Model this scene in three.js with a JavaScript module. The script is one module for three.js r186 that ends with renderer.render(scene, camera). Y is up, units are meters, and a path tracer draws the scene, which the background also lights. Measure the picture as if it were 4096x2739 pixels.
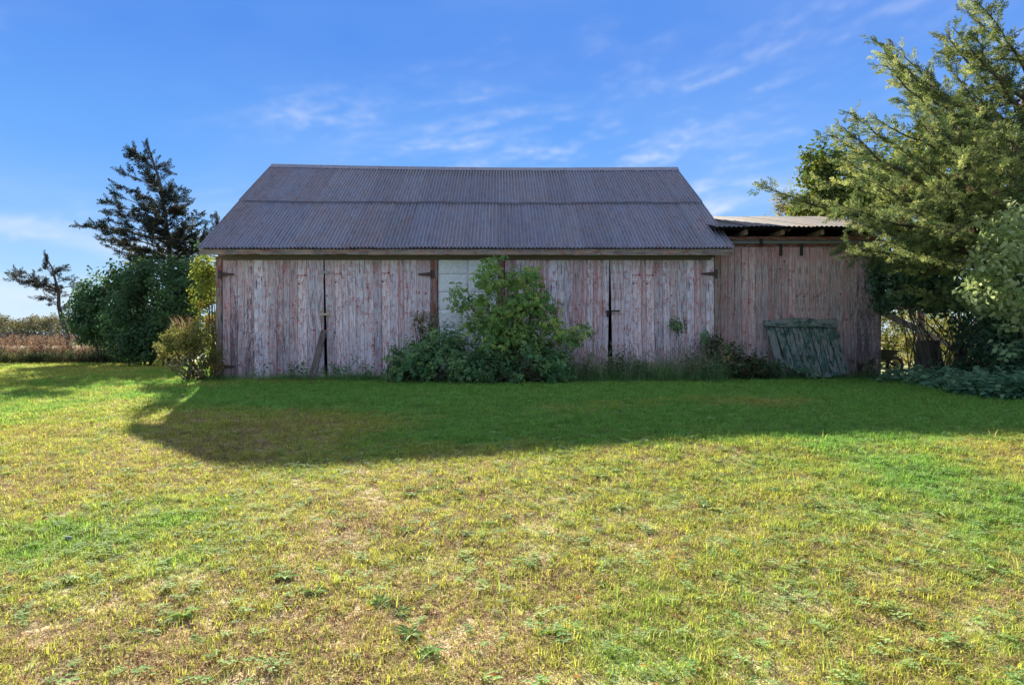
import * as THREE from 'three';
import { mergeGeometries } from 'three/addons/utils/BufferGeometryUtils.js';

// ------------------------------------------------------------------ camera, sky, sun, exposure
const EYE = 0.9, F = 683, HORIZON = 335;            // y = 0 is the sill of the barn
const scene = new THREE.Scene();
const camera = new THREE.PerspectiveCamera(2 * Math.atan(342 / F) * 180 / Math.PI, 1024 / 684, 0.1, 3000);
camera.position.set(0, EYE, 0);
camera.rotation.x = -Math.atan((342 - HORIZON) / F);

const renderer = new THREE.WebGLRenderer({ antialias: true });
renderer.toneMapping = THREE.LinearToneMapping;
const EXPOSURE = 5.9;
renderer.toneMappingExposure = EXPOSURE;
renderer.shadowMap.enabled = true;

const SUN_AZ = 17.4 * Math.PI / 180, SUN_EL = 24.0 * Math.PI / 180;
const toSun = new THREE.Vector3(-Math.sin(SUN_AZ) * Math.cos(SUN_EL), Math.sin(SUN_EL), -Math.cos(SUN_AZ) * Math.cos(SUN_EL));
const sun = new THREE.DirectionalLight(new THREE.Color().setRGB(1, 0.92, 0.77), 3.6);
sun.name = 'sun';
sun.position.copy(toSun).multiplyScalar(60).add(new THREE.Vector3(0, 0, -10));
sun.target.position.set(0, 0, -10);
sun.castShadow = true;
Object.assign(sun.shadow.camera, { left: -30, right: 30, top: 30, bottom: -30, near: 1, far: 150 });
sun.shadow.mapSize.set(4096, 4096);
scene.add(sun, sun.target);

// ------------------------------------------------------------------ random numbers and noise
function rng(seed) {
  let a = seed >>> 0;
  return () => { a = (a + 0x6D2B79F5) >>> 0; let t = a; t = Math.imul(t ^ (t >>> 15), t | 1); t ^= t + Math.imul(t ^ (t >>> 7), t | 61); return ((t ^ (t >>> 14)) >>> 0) / 4294967296; };
}
const TAB = new Float32Array(65536);
{ const r = rng(7); for (let i = 0; i < 65536; i++) TAB[i] = r(); }
function vn(x, y) {                                  // smooth value noise 0..1
  const ix = Math.floor(x), iy = Math.floor(y), fx = x - ix, fy = y - iy;
  const sx = fx * fx * (3 - 2 * fx), sy = fy * fy * (3 - 2 * fy);
  const a = TAB[(ix & 255) | ((iy & 255) << 8)], b = TAB[((ix + 1) & 255) | ((iy & 255) << 8)];
  const c = TAB[(ix & 255) | (((iy + 1) & 255) << 8)], d = TAB[((ix + 1) & 255) | (((iy + 1) & 255) << 8)];
  return (a + (b - a) * sx) * (1 - sy) + (c + (d - c) * sx) * sy;
}
function fbm(x, y, n = 4) { let s = 0, a = 0.5, t = 0; for (let i = 0; i < n; i++) { s += a * vn(x, y); t += a; a *= 0.5; x = x * 2.03 + 17.3; y = y * 2.03 + 9.1; } return s / t; }
const sm = (a, b, x) => { const t = Math.min(1, Math.max(0, (x - a) / (b - a))); return t * t * (3 - 2 * t); };
const lerp = (a, b, t) => a + (b - a) * t;
const mix3 = (a, b, t) => [lerp(a[0], b[0], t), lerp(a[1], b[1], t), lerp(a[2], b[2], t)];
const V = (x, y, z) => new THREE.Vector3(x, y, z);

// ------------------------------------------------------------------ sky: air, thin cirrus, and an added veil overhead as fill
{
  const BANKS = [[-2, 15, 9, 3.2, 0.75], [9, 13, 11, 3.4, 0.8], [16, 10, 9, 3.2, 1.0], [22, 8, 8, 2.6, 0.8], [-16, 17, 6, 2, 0.5], [25, 22, 8, 2.6, 0.4], [8, 9.5, 9, 1.8, 0.6], [20, 14, 7, 2.0, 0.55], [16, 18, 8, 3, 0.5], [-26, 10, 8, 1.6, 0.35], [-34, 7, 8, 1.4, 0.7], [-36, 3, 9, 1.5, 0.9], [33, 21, 8, 4, 0.4], [2, 20, 12, 3, 0.35]];
  const W = 2048, H = 1024, data = new Float32Array(W * H * 4);
  const stops = [[0, [0.62, 0.83, 1.0]], [3, [0.50, 0.77, 1.0]], [8, [0.26, 0.55, 1.0]], [14, [0.16, 0.42, 0.98]], [22, [0.10, 0.30, 0.86]], [32, [0.085, 0.27, 0.80]], [60, [0.085, 0.26, 0.76]], [90, [0.085, 0.26, 0.76]]];
  for (let j = 0; j < H; j++) {
    const el = ((j + 0.5) / H - 0.5) * 180, e = Math.max(0, el);
    let k = 0; while (k < stops.length - 2 && e > stops[k + 1][0]) k++;
    const base = mix3(stops[k][1], stops[k + 1][1], Math.min(1, (e - stops[k][0]) / (stops[k + 1][0] - stops[k][0])));
    const y = Math.sin(el * Math.PI / 180), c = Math.cos(el * Math.PI / 180);
    for (let i = 0; i < W; i++) {
      const az = ((i + 0.5) / W - 0.5) * 2 * Math.PI, o = (j * W + i) * 4;
      let a = 0;
      if (el > 0) {
        const x = Math.cos(az) * c, z = Math.sin(az) * c, q = 1 / (y + 0.10);
        const px = x * q, pz = z * q, wx = fbm(px * 0.9 + 3.1, pz * 0.9 + 8.2, 3) - 0.5, wz = fbm(px * 0.9 + 31, pz * 0.9 + 58, 3) - 0.5;
        const u = px * 0.86 + pz * 0.5 + wx * 1.1, v = -px * 0.5 + pz * 0.86 + wz * 1.1;
        // thin streaks: the banks seen in the photograph, then denser cirrus added out of view to fill the shade
        const aw = (Math.atan2(x, -z)) * 180 / Math.PI;
        let patch = 1.6 * sm(0.34, 0.66, fbm(px * 0.75 + 11.7, pz * 0.75 + 4.9, 3)) * sm(36, 52, Math.hypot(aw, el - 10));
        for (const [a0, e0, ra, re, w] of BANKS) patch = Math.max(patch, 0.62 * w * Math.exp(-Math.pow((aw - a0) / ra, 2) - Math.pow((el - e0 - (aw - a0) * 0.12) / re, 2)));
        const sa = aw * 0.16 + wx * 2.2, se = (el - aw * 0.22) * 0.55 + wz * 2.2;
        const streak = sm(0.36, 0.80, fbm(sa * 1.6 + 50, se * 1.9 + 20, 5)), fine = sm(0.3, 0.8, fbm(sa * 6 + se * 2.4, se * 5.5, 4));
        a = patch * (0.25 * streak + 0.85 * streak * fine) + (0.06 + 1.25 * sm(22, 52, el)) * sm(0.15, 0.7, fbm(aw * 0.06, el * 0.15 + 77, 4));  // added veil thickens overhead, out of view, to brighten the shade
        a += sm(0.45, 0.72, fbm(aw * 0.06 + 5, el * 0.45 + 2, 4)) * 0.45 * (1 - sm(4, 13, el));
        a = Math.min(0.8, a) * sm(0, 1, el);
      }
      const cl = [0.86, 0.92, 1.04];
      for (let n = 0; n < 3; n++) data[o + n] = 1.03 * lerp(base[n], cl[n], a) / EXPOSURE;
      data[o + 3] = 1;
    }
  }
  const t = new THREE.DataTexture(data, W, H, THREE.RGBAFormat, THREE.FloatType);
  t.mapping = THREE.EquirectangularReflectionMapping; t.magFilter = THREE.LinearFilter; t.minFilter = THREE.LinearFilter; t.needsUpdate = true;
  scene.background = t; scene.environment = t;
}

// ------------------------------------------------------------------ helpers
const at = (px, py, d) => V((px - 512) / F * d, EYE + (HORIZON - py) / F * d, -d);   // a photograph point at a distance d
function groundY(x, z) {
  const d = -z;
  let g = -0.42 * (1 - sm(1, 14.5, d));
  g += 0.15 * sm(-2.5, 3.2, x) * sm(2, 7, d) * (1 - sm(9, 14, d));
  g += 0.03 * (fbm(x * 0.55 + 40, z * 0.55 + 40, 3) - 0.5) * (1 - sm(10.5, 13, d) * sm(-7, -6, x)) * sm(1, 3, d) * 2;
  return g;
}
const taken = new Map();
function numbered(name) { const n = taken.get(name) ?? 0; taken.set(name, n + 1); return n ? `${name}_${String(n).padStart(3, '0')}` : name; }
function shade(m) { m.castShadow = true; m.receiveShadow = true; return m; }
function thing(name, pos, label, category, group) {
  const g = new THREE.Group(); g.name = numbered(name); g.position.copy(pos); scene.add(g);
  g.userData = { label, category }; if (group) g.userData.group = group;
  return g;
}
function worldPos(o) { const v = V(0, 0, 0); for (let p = o; p && p !== scene; p = p.parent) v.add(p.position); return v; }
function part(parent, name, geo, mat) {              // geo is in world coordinates
  const m = shade(new THREE.Mesh(geo, mat)); m.name = name;
  m.position.copy(worldPos(parent)).negate(); parent.add(m);
  return m;
}
function piece(parent, name, geo, mat, pos) {        // geo about its own origin
  const m = shade(new THREE.Mesh(geo, mat)); m.name = name;
  m.position.copy(pos).sub(worldPos(parent)); parent.add(m);
  return m;
}
function topMesh(name, geo, mat, label, category, pos) {
  const m = shade(new THREE.Mesh(geo, mat)); m.name = numbered(name); if (pos) m.position.copy(pos);
  m.userData = { label, category }; scene.add(m); return m;
}
class GB {                                           // collects triangles; flat faces carry their own normals
  constructor() { this.p = []; this.n = []; this.uv = []; }
  tri(a, b, c, ua = [0, 0], ub = [0, 0], uc = [0, 0]) {
    const e = b.clone().sub(a), f = c.clone().sub(a), n = e.cross(f).normalize();
    for (const v of [a, b, c]) { this.p.push(v.x, v.y, v.z); this.n.push(n.x, n.y, n.z); }
    this.uv.push(...ua, ...ub, ...uc);
  }
  quad(a, b, c, d, ua = [0, 0], ub = [1, 0], uc = [1, 1], ud = [0, 1]) { this.tri(a, b, c, ua, ub, uc); this.tri(a, c, d, ua, uc, ud); }
  box(x0, x1, y0, y1, z0, z1, along = 'y', u0 = 0) { // chamfered box, uv in metres with v running along the grain
    const c = Math.min(0.006, (x1 - x0) * 0.2, (y1 - y0) * 0.2, (z1 - z0) * 0.2), P = (i, j, k, t) => V(i ? x1 - (t === 0 ? 0 : c) : x0 + (t === 0 ? 0 : c), j ? y1 - (t === 1 ? 0 : c) : y0 + (t === 1 ? 0 : c), k ? z1 - (t === 2 ? 0 : c) : z0 + (t === 2 ? 0 : c));
    const uvOf = (v) => along === 'x' ? [u0 + v.y + v.z, v.x] : along === 'y' ? [u0 + v.x + v.z, v.y] : [u0 + v.x + v.y, v.z];
    const q = (a, b, d, e) => this.quad(a, b, d, e, uvOf(a), uvOf(b), uvOf(d), uvOf(e));
    const t3 = (a, b, d) => this.tri(a, b, d, uvOf(a), uvOf(b), uvOf(d));
    q(P(0, 0, 1, 2), P(1, 0, 1, 2), P(1, 1, 1, 2), P(0, 1, 1, 2)); q(P(1, 0, 0, 2), P(0, 0, 0, 2), P(0, 1, 0, 2), P(1, 1, 0, 2));
    q(P(1, 0, 1, 0), P(1, 0, 0, 0), P(1, 1, 0, 0), P(1, 1, 1, 0)); q(P(0, 0, 0, 0), P(0, 0, 1, 0), P(0, 1, 1, 0), P(0, 1, 0, 0));
    q(P(0, 1, 1, 1), P(1, 1, 1, 1), P(1, 1, 0, 1), P(0, 1, 0, 1)); q(P(0, 0, 0, 1), P(1, 0, 0, 1), P(1, 0, 1, 1), P(0, 0, 1, 1));
    for (const i of [0, 1]) for (const j of [0, 1]) {
      const f = (i ^ j) ? 0 : 1;
      const e1 = [P(i, j, 0, 0), P(i, j, 1, 0), P(i, j, 1, 1), P(i, j, 0, 1)], e2 = [P(i, 0, j, 0), P(i, 1, j, 0), P(i, 1, j, 2), P(i, 0, j, 2)], e3 = [P(0, i, j, 1), P(1, i, j, 1), P(1, i, j, 2), P(0, i, j, 2)];
      if (f) { e1.reverse(); } q(...e1);
      if (!f) { e2.reverse(); } q(...e2);
      if (f) { e3.reverse(); } q(...e3);
    }
    for (const i of [0, 1]) for (const j of [0, 1]) for (const k of [0, 1]) { const a = [P(i, j, k, 0), P(i, j, k, 1), P(i, j, k, 2)]; if ((i + j + k) % 2 === 0) a.reverse(); t3(...a); }
    return this;
  }
  geo() {
    const g = new THREE.BufferGeometry();
    g.setAttribute('position', new THREE.Float32BufferAttribute(this.p, 3)); g.setAttribute('normal', new THREE.Float32BufferAttribute(this.n, 3)); g.setAttribute('uv', new THREE.Float32BufferAttribute(this.uv, 2));
    return g;
  }
}
function tube(pts, radii, sides = 7) {               // smooth tapered tube through points, uv in metres
  const p = [], n = [], uv = [], idx = []; let len = 0, ref = V(0.31, 0.2, 0.93);
  pts.forEach((c, i) => {
    const t = (pts[Math.min(i + 1, pts.length - 1)].clone().sub(pts[Math.max(i - 1, 0)])).normalize();
    const a = V(0, 0, 0).crossVectors(t, ref).normalize(), b = V(0, 0, 0).crossVectors(t, a);
    if (i) len += c.distanceTo(pts[i - 1]);
    for (let s = 0; s <= sides; s++) {
      const w = s / sides * Math.PI * 2, q = a.clone().multiplyScalar(Math.cos(w)).addScaledVector(b, Math.sin(w));
      p.push(c.x + q.x * radii[i], c.y + q.y * radii[i], c.z + q.z * radii[i]); n.push(q.x, q.y, q.z); uv.push(s / sides * radii[0] * 6.28, len);
    }
  });
  for (let i = 0; i < pts.length - 1; i++) for (let s = 0; s < sides; s++) { const k = i * (sides + 1) + s, l = k + sides + 1; idx.push(k, k + 1, l, k + 1, l + 1, l); }
  const g = new THREE.BufferGeometry();
  g.setAttribute('position', new THREE.Float32BufferAttribute(p, 3)); g.setAttribute('normal', new THREE.Float32BufferAttribute(n, 3)); g.setAttribute('uv', new THREE.Float32BufferAttribute(uv, 2)); g.setIndex(idx);
  return g;
}
function texture(W, H, f, srgb = true, repeat = true) {  // f(x, y) -> linear rgb 0..1
  const d = new Uint8Array(W * H * 4), enc = (c) => { c = Math.min(1, Math.max(0, c)); return 255 * (srgb ? (c <= 0.0031308 ? c * 12.92 : 1.055 * Math.pow(c, 1 / 2.4) - 0.055) : c); };
  for (let y = 0, o = 0; y < H; y++) for (let x = 0; x < W; x++, o += 4) { const c = f(x, y); d[o] = enc(c[0]); d[o + 1] = enc(c[1]); d[o + 2] = enc(c[2]); d[o + 3] = 255; }
  const t = new THREE.DataTexture(d, W, H); t.colorSpace = srgb ? THREE.SRGBColorSpace : THREE.NoColorSpace;
  t.magFilter = THREE.LinearFilter; t.minFilter = THREE.LinearMipmapLinearFilter; t.generateMipmaps = true;
  t.wrapS = t.wrapT = repeat ? THREE.RepeatWrapping : THREE.ClampToEdgeWrapping; t.needsUpdate = true;
  return t;
}
const mat = (o) => new THREE.MeshStandardMaterial({ roughness: 0.9, ...o });
const rgb = (r, g, b) => new THREE.Color().setRGB(r, g, b);

// ------------------------------------------------------------------ weathered board textures: 16 boards side by side, 2.8 m tall
const STRIPS = 16, BOARD_H = 2.8;
function boardAtlas(seed, look) {
  const W = 1024, H = 2048, w = W / STRIPS, r = rng(seed), strips = [];
  for (let s = 0; s < STRIPS; s++) {
    const knots = [];
    for (let k = 0, n = 1 + Math.floor(r() * look.knots); k < n; k++) knots.push({ x: 8 + r() * (w - 16), y: r() * H, r: 3 + r() * 4.5, red: r() < 0.65 ? 8 + r() * 22 : 3, s: r() * 100 });
    strips.push({ knots, tone: 0.70 + 0.54 * r(), warm: r(), red: Math.pow(r(), 1.8) * 1.25, mil: look.mildew(s / STRIPS, r()), o: r() * 200, peel: r() });
  }
  const bump = new Float32Array(W * H);
  const map = texture(W, H, (x, y) => {
    const s = Math.floor(x / w), S = strips[s], lx = x - s * w, hy = y / H;
    let bend = 0, knot = 0, halo = 0;
    for (const k of S.knots) {
      const dx = lx - k.x, dy = (y - k.y) * 0.62, dd = Math.hypot(dx, dy * 0.8);
      if (dd < 60) bend += (dx > 0 ? 1 : -1) * 7 * Math.exp(-dd * dd / 260);
      if (dd < k.r * 1.3) knot = Math.max(knot, sm(k.r * 1.3, k.r * 0.6, dd));
      if (Math.abs(dx) < 30) { const an = Math.atan2(dy, dx), spl = k.red * (0.45 + 1.2 * vn(an * 2.2 + k.s, k.s)); if (k.red > 12) halo = Math.max(halo, 0.85 * sm(k.red * 0.55, k.red * 0.2, Math.abs(dx + 3 * vn(y * 0.02, k.s) - 1.5)) * sm(k.red * 16, k.red * 3, Math.abs(y - k.y)) * sm(0.30, 0.55, vn(x * 0.45 + k.s, y * 0.02))); halo = Math.max(halo, sm(spl, spl * 0.55, Math.hypot(dx * 0.8, dy * 1.35)) * sm(0.25, 0.5, vn(x * 0.5 + k.s, y * 0.22))); }
    }
    const gx = lx + bend + S.o;
    const g1 = fbm(gx * 0.34, y * 0.006 + S.o, 4), g2 = vn(gx * 1.1, y * 0.02 + S.o), g3 = fbm(gx * 0.07 + 9, y * 0.0035 + S.o, 3);
    const crack = sm(0.60, 0.74, vn(gx * 0.55 + 40, y * 0.0045 + S.o)) * sm(0.45, 0.65, vn(gx * 0.13, y * 0.01 + S.o * 3));
    let v = S.tone * (0.58 + 0.66 * g1 + 0.22 * (g2 - 0.5) + 0.35 * (g3 - 0.5));
    let c = mix3(look.grey, look.tan, Math.min(1, S.warm * 0.55 + 0.5 * sm(0.42, 0.75, g3)));
    c = [c[0] * v, c[1] * v, c[2] * v];
    c = mix3(c, [0.80, 0.74, 0.755], 0.65 * sm(0.52, 0.72, fbm(gx * 0.16 + 500, y * 0.005 + S.o * 5, 4)) * sm(0.3, 0.7, g2));
    const grain = sm(0.35, 0.7, vn(gx * 0.8 + 7, y * 0.015 + S.o));
    let red = halo * 0.9;
    red = Math.max(red, S.red * look.red * sm(0.38, 0.56, fbm(gx * 0.11 + 60, y * 0.004 + S.o * 2, 4)) * (0.35 + 0.65 * grain));
    red = Math.max(red, look.top * sm(0.80, 0.97, hy + 0.12 * (fbm(gx * 0.1, y * 0.006 + 3, 3) - 0.5)) * (0.3 + 0.7 * grain));
    red = Math.max(red, look.red * 1.0 * sm(0.55, 0.63, fbm(x * 0.06 + 300, y * 0.022 + 70, 4)) * grain);
    const rc = mix3([0.44, 0.10, 0.08], [0.64, 0.28, 0.24], vn(gx * 0.6, y * 0.05));
    c = mix3(c, rc, Math.min(0.92, red));
    c = mix3(c, [0.06, 0.045, 0.045], crack * 0.75);
    const m = S.mil * sm(0.56, 0.74, 0.65 * fbm(gx * 0.35, y * 0.025 + 8, 4) + 0.45 * fbm(gx * 0.08, y * 0.005, 3) + 0.26 * look.where(hy));
    c = mix3(c, [0.045, 0.045, 0.06], Math.min(0.9, m));
    c = mix3(c, [0.07, 0.03, 0.025], knot * 0.9);
    for (const hn of [0.10, 0.47, 0.86]) { const dy = y - hn * H - 9 * (vn(s * 3.7, hn * 9) - 0.5), d1 = Math.hypot(lx - 15, dy * 0.5), d2 = Math.hypot(lx - w + 15, (dy + 6) * 0.5); if (d1 < 2 || d2 < 2) c = mix3(c, [0.05, 0.03, 0.03], 0.85); }
    bump[y * W + x] = 0.25 + 0.45 * g1 + 0.2 * g2 - 0.5 * crack + 0.1 * red;
    return c;
  });
  const bt = texture(W, H, (x, y) => { const b = bump[y * W + x]; return [b, b, b]; }, false);
  return mat({ map, bumpMap: bt, bumpScale: 0.004, roughness: 0.92 });
}
const doorWood = boardAtlas(11, { grey: [0.73, 0.645, 0.715], tan: [0.72, 0.57, 0.56], red: 1.0, top: 0.15, knots: 5, mildew: (s, r) => s > 0.80 ? 0.45 + 0.3 * r : 0.3 * r, where: (h) => 0.8 * sm(0.9, 0.0, h) });
const shedWood = boardAtlas(29, { grey: [0.57, 0.49, 0.50], tan: [0.64, 0.44, 0.40], red: 0.75, top: 0.75, knots: 4, mildew: (s, r) => s > 0.70 ? 0.5 + 0.3 * r : 0.30 * r, where: (h) => 0.85 * sm(1.0, 0.0, h) });
const uvStrip = (s, fx, y) => [(s + 0.05 + 0.9 * fx) / STRIPS, Math.min(0.995, Math.max(0.005, y / BOARD_H))];

// a vertical board: left / right edges at the bottom and at the top, ends a little uneven
function board(x0, x1, t0, t1, y0, y1, z, th, s, vOff = 0, r = Math.random) {
  const c = 0.003, b = new GB(), ring = (xa, xb, y) => [V(xa, y, z - th), V(xb, y, z - th), V(xb, y, z - c), V(xb - c, y, z), V(xa + c, y, z), V(xa, y, z - c)];
  const d0 = (r() - 0.5) * 0.012, d1 = (r() - 0.5) * 0.008;
  const A = ring(x0, x1, y0), B = ring(t0, t1, y1);
  for (const R of [A]) { R[3].y += d0; R[2].y += d0; } for (const R of [B]) { R[3].y += d1; R[2].y += d1; }
  const fx = [0, 1, 1, 0.97, 0.03, 0];
  for (let i = 0; i < 6; i++) { const j = (i + 1) % 6; b.quad(A[i], A[j], B[j], B[i], uvStrip(s, fx[i], y0 + vOff), uvStrip(s, fx[j], y0 + vOff), uvStrip(s, fx[j], y1 + vOff), uvStrip(s, fx[i], y1 + vOff)); }
  for (let i = 1; i < 5; i++) { b.tri(A[0], A[i + 1], A[i], uvStrip(s, 0.1, y0), uvStrip(s, 0.5, y0), uvStrip(s, 0.9, y0)); b.tri(B[0], B[i], B[i + 1], uvStrip(s, 0.1, y1), uvStrip(s, 0.5, y1), uvStrip(s, 0.9, y1)); }
  return b.geo();
}
// other timber: uv in metres, grain along v
const timberMap = texture(512, 1024, (x, y) => {
  const g = fbm(x * 0.30, y * 0.012, 4), g3 = fbm(x * 0.03 + 5, y * 0.006 + 5, 3), v = 0.62 + 0.75 * (g - 0.2) + 0.4 * (g3 - 0.5);
  let c = mix3([0.36, 0.30, 0.27], [0.40, 0.27, 0.20], sm(0.35, 0.7, g3)); c = [c[0] * v, c[1] * v, c[2] * v];
  c = mix3(c, [0.33, 0.11, 0.08], 0.7 * sm(0.56, 0.72, fbm(x * 0.05 + 90, y * 0.012 + 33, 4)));
  c = mix3(c, [0.50, 0.38, 0.27], 0.6 * sm(0.60, 0.75, fbm(x * 0.08 + 190, y * 0.02 + 133, 4)));
  return mix3(c, [0.05, 0.04, 0.04], 0.8 * sm(0.62, 0.72, vn(x * 0.5, y * 0.010)));
});
timberMap.repeat.set(1 / 0.9, 1 / 1.8);
const timber = mat({ map: timberMap, bumpMap: timberMap, bumpScale: 0.003 });
const redMap = texture(256, 512, (x, y) => {
  const g = fbm(x * 0.4, y * 0.02, 4), p = sm(0.40, 0.55, fbm(x * 0.09 + 3, y * 0.02 + 4, 4)), v = 0.6 + 0.8 * (g - 0.1);
  const c = mix3([0.30, 0.24, 0.22], [0.30, 0.085, 0.06], p); return [c[0] * v, c[1] * v, c[2] * v];
});
redMap.repeat.set(1 / 0.45, 1 / 0.9);
const redTimber = mat({ map: redMap, bumpMap: redMap, bumpScale: 0.003 });
const darkTimber = mat({ color: rgb(0.12, 0.10, 0.08) });
const rustyIron = mat({ color: rgb(0.095, 0.052, 0.045), roughness: 0.75, metalness: 0.2 });
const blackIron = mat({ color: rgb(0.025, 0.025, 0.025), roughness: 0.7, metalness: 0.3 });
// corrugated iron, uv in metres
function ironMap(base, alt, rustAmount, seed) {
  return texture(1024, 1024, (x, y) => {
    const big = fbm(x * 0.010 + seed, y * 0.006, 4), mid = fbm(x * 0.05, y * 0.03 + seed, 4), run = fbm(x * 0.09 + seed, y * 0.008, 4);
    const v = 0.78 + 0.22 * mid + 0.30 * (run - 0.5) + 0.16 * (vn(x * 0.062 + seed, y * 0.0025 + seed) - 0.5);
    let c = mix3(base, alt, sm(0.38, 0.66, big)); c = [c[0] * v, c[1] * v, c[2] * v];
    c = mix3(c, [0.20, 0.075, 0.045], rustAmount * sm(0.53, 0.68, 0.5 * run + 0.5 * fbm(x * 0.025 + 50, y * 0.02 + seed, 4)) * (0.5 + 0.5 * vn(x * 0.15, y * 0.05)));
    c = mix3(c, [0.34, 0.35, 0.38], 0.12 * sm(0.72, 0.84, vn(x * 0.12 + 9, y * 0.02)));
    return mix3(c, [0.03, 0.03, 0.035], 0.2 * sm(0.70, 0.85, vn(x * 0.10, y * 0.02 + 60)));
  });
}
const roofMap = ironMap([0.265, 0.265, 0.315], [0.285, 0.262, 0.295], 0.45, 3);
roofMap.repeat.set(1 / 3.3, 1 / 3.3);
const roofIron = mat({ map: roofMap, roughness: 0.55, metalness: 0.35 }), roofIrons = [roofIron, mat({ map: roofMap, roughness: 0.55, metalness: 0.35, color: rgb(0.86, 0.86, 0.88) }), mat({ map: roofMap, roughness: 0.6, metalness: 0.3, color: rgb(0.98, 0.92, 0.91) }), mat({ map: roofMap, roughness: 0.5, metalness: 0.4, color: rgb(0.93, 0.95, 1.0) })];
const shedRoofMap = ironMap([0.095, 0.09, 0.085], [0.115, 0.085, 0.055], 0.5, 40);
shedRoofMap.repeat.set(1 / 2.6, 1 / 2.6);
const shedIron = mat({ map: shedRoofMap, roughness: 0.65, metalness: 0.2 });
const concreteMap = texture(512, 512, (x, y) => { const v = 0.86 + 0.3 * (fbm(x * 0.06, y * 0.06, 5) - 0.5) - 0.10 * sm(0.6, 0.75, fbm(x * 0.02, y * 0.008 + 9, 4)) - 0.2 * sm(0.74, 0.82, vn(x * 0.4, y * 0.4)); return [0.88 * v, 0.87 * v, 0.86 * v]; });
const concrete = mat({ map: concreteMap, roughness: 0.95 });
const mortar = mat({ color: rgb(0.50, 0.50, 0.50) });
const barkMap = texture(256, 512, (x, y) => { const g = fbm(x * 0.12, y * 0.025, 4), v = 0.35 + 1.1 * g; return [0.115 * v, 0.095 * v, 0.085 * v]; });
barkMap.repeat.set(2, 1);
const bark = mat({ map: barkMap, bumpMap: barkMap, bumpScale: 0.02 });
const darkBark = mat({ color: rgb(0.075, 0.062, 0.055) });
const greyBark = mat({ color: rgb(0.20, 0.17, 0.15) });
const twigMat = mat({ color: rgb(0.10, 0.085, 0.05) });

// ------------------------------------------------------------------ ground
const PATCHES = [];                                   // [px0, py0, px1, py1, weight]: brown (+) and green (-) patches of the lawn
function onGround(px, py) { let d = 10; for (let i = 0; i < 30; i++) d = lerp(d, Math.min(60, (EYE - groundY((px - 512) / F * d, -d)) * F / Math.max(4, py - HORIZON)), 0.6); return V((px - 512) / F * d, 0, -d); }
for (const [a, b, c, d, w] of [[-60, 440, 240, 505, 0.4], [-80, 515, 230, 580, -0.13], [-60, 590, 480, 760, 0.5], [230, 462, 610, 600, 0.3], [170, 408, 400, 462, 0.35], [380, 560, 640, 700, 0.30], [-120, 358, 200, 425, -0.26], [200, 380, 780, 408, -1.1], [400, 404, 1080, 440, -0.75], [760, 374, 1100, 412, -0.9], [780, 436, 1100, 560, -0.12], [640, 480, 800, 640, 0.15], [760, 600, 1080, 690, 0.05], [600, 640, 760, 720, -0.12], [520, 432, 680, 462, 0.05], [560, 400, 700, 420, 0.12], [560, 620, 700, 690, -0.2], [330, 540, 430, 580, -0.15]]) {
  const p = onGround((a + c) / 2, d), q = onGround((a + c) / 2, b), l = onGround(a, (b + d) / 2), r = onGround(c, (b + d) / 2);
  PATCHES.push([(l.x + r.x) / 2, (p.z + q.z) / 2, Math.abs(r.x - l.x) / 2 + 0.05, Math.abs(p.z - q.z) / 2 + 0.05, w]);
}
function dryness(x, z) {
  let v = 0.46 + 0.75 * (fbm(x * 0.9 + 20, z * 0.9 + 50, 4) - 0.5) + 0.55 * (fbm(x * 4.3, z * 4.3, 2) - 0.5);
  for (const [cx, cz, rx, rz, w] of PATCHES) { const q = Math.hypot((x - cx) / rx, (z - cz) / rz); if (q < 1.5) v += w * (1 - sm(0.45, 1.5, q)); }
  return Math.min(1, Math.max(0, v));
}
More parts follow.
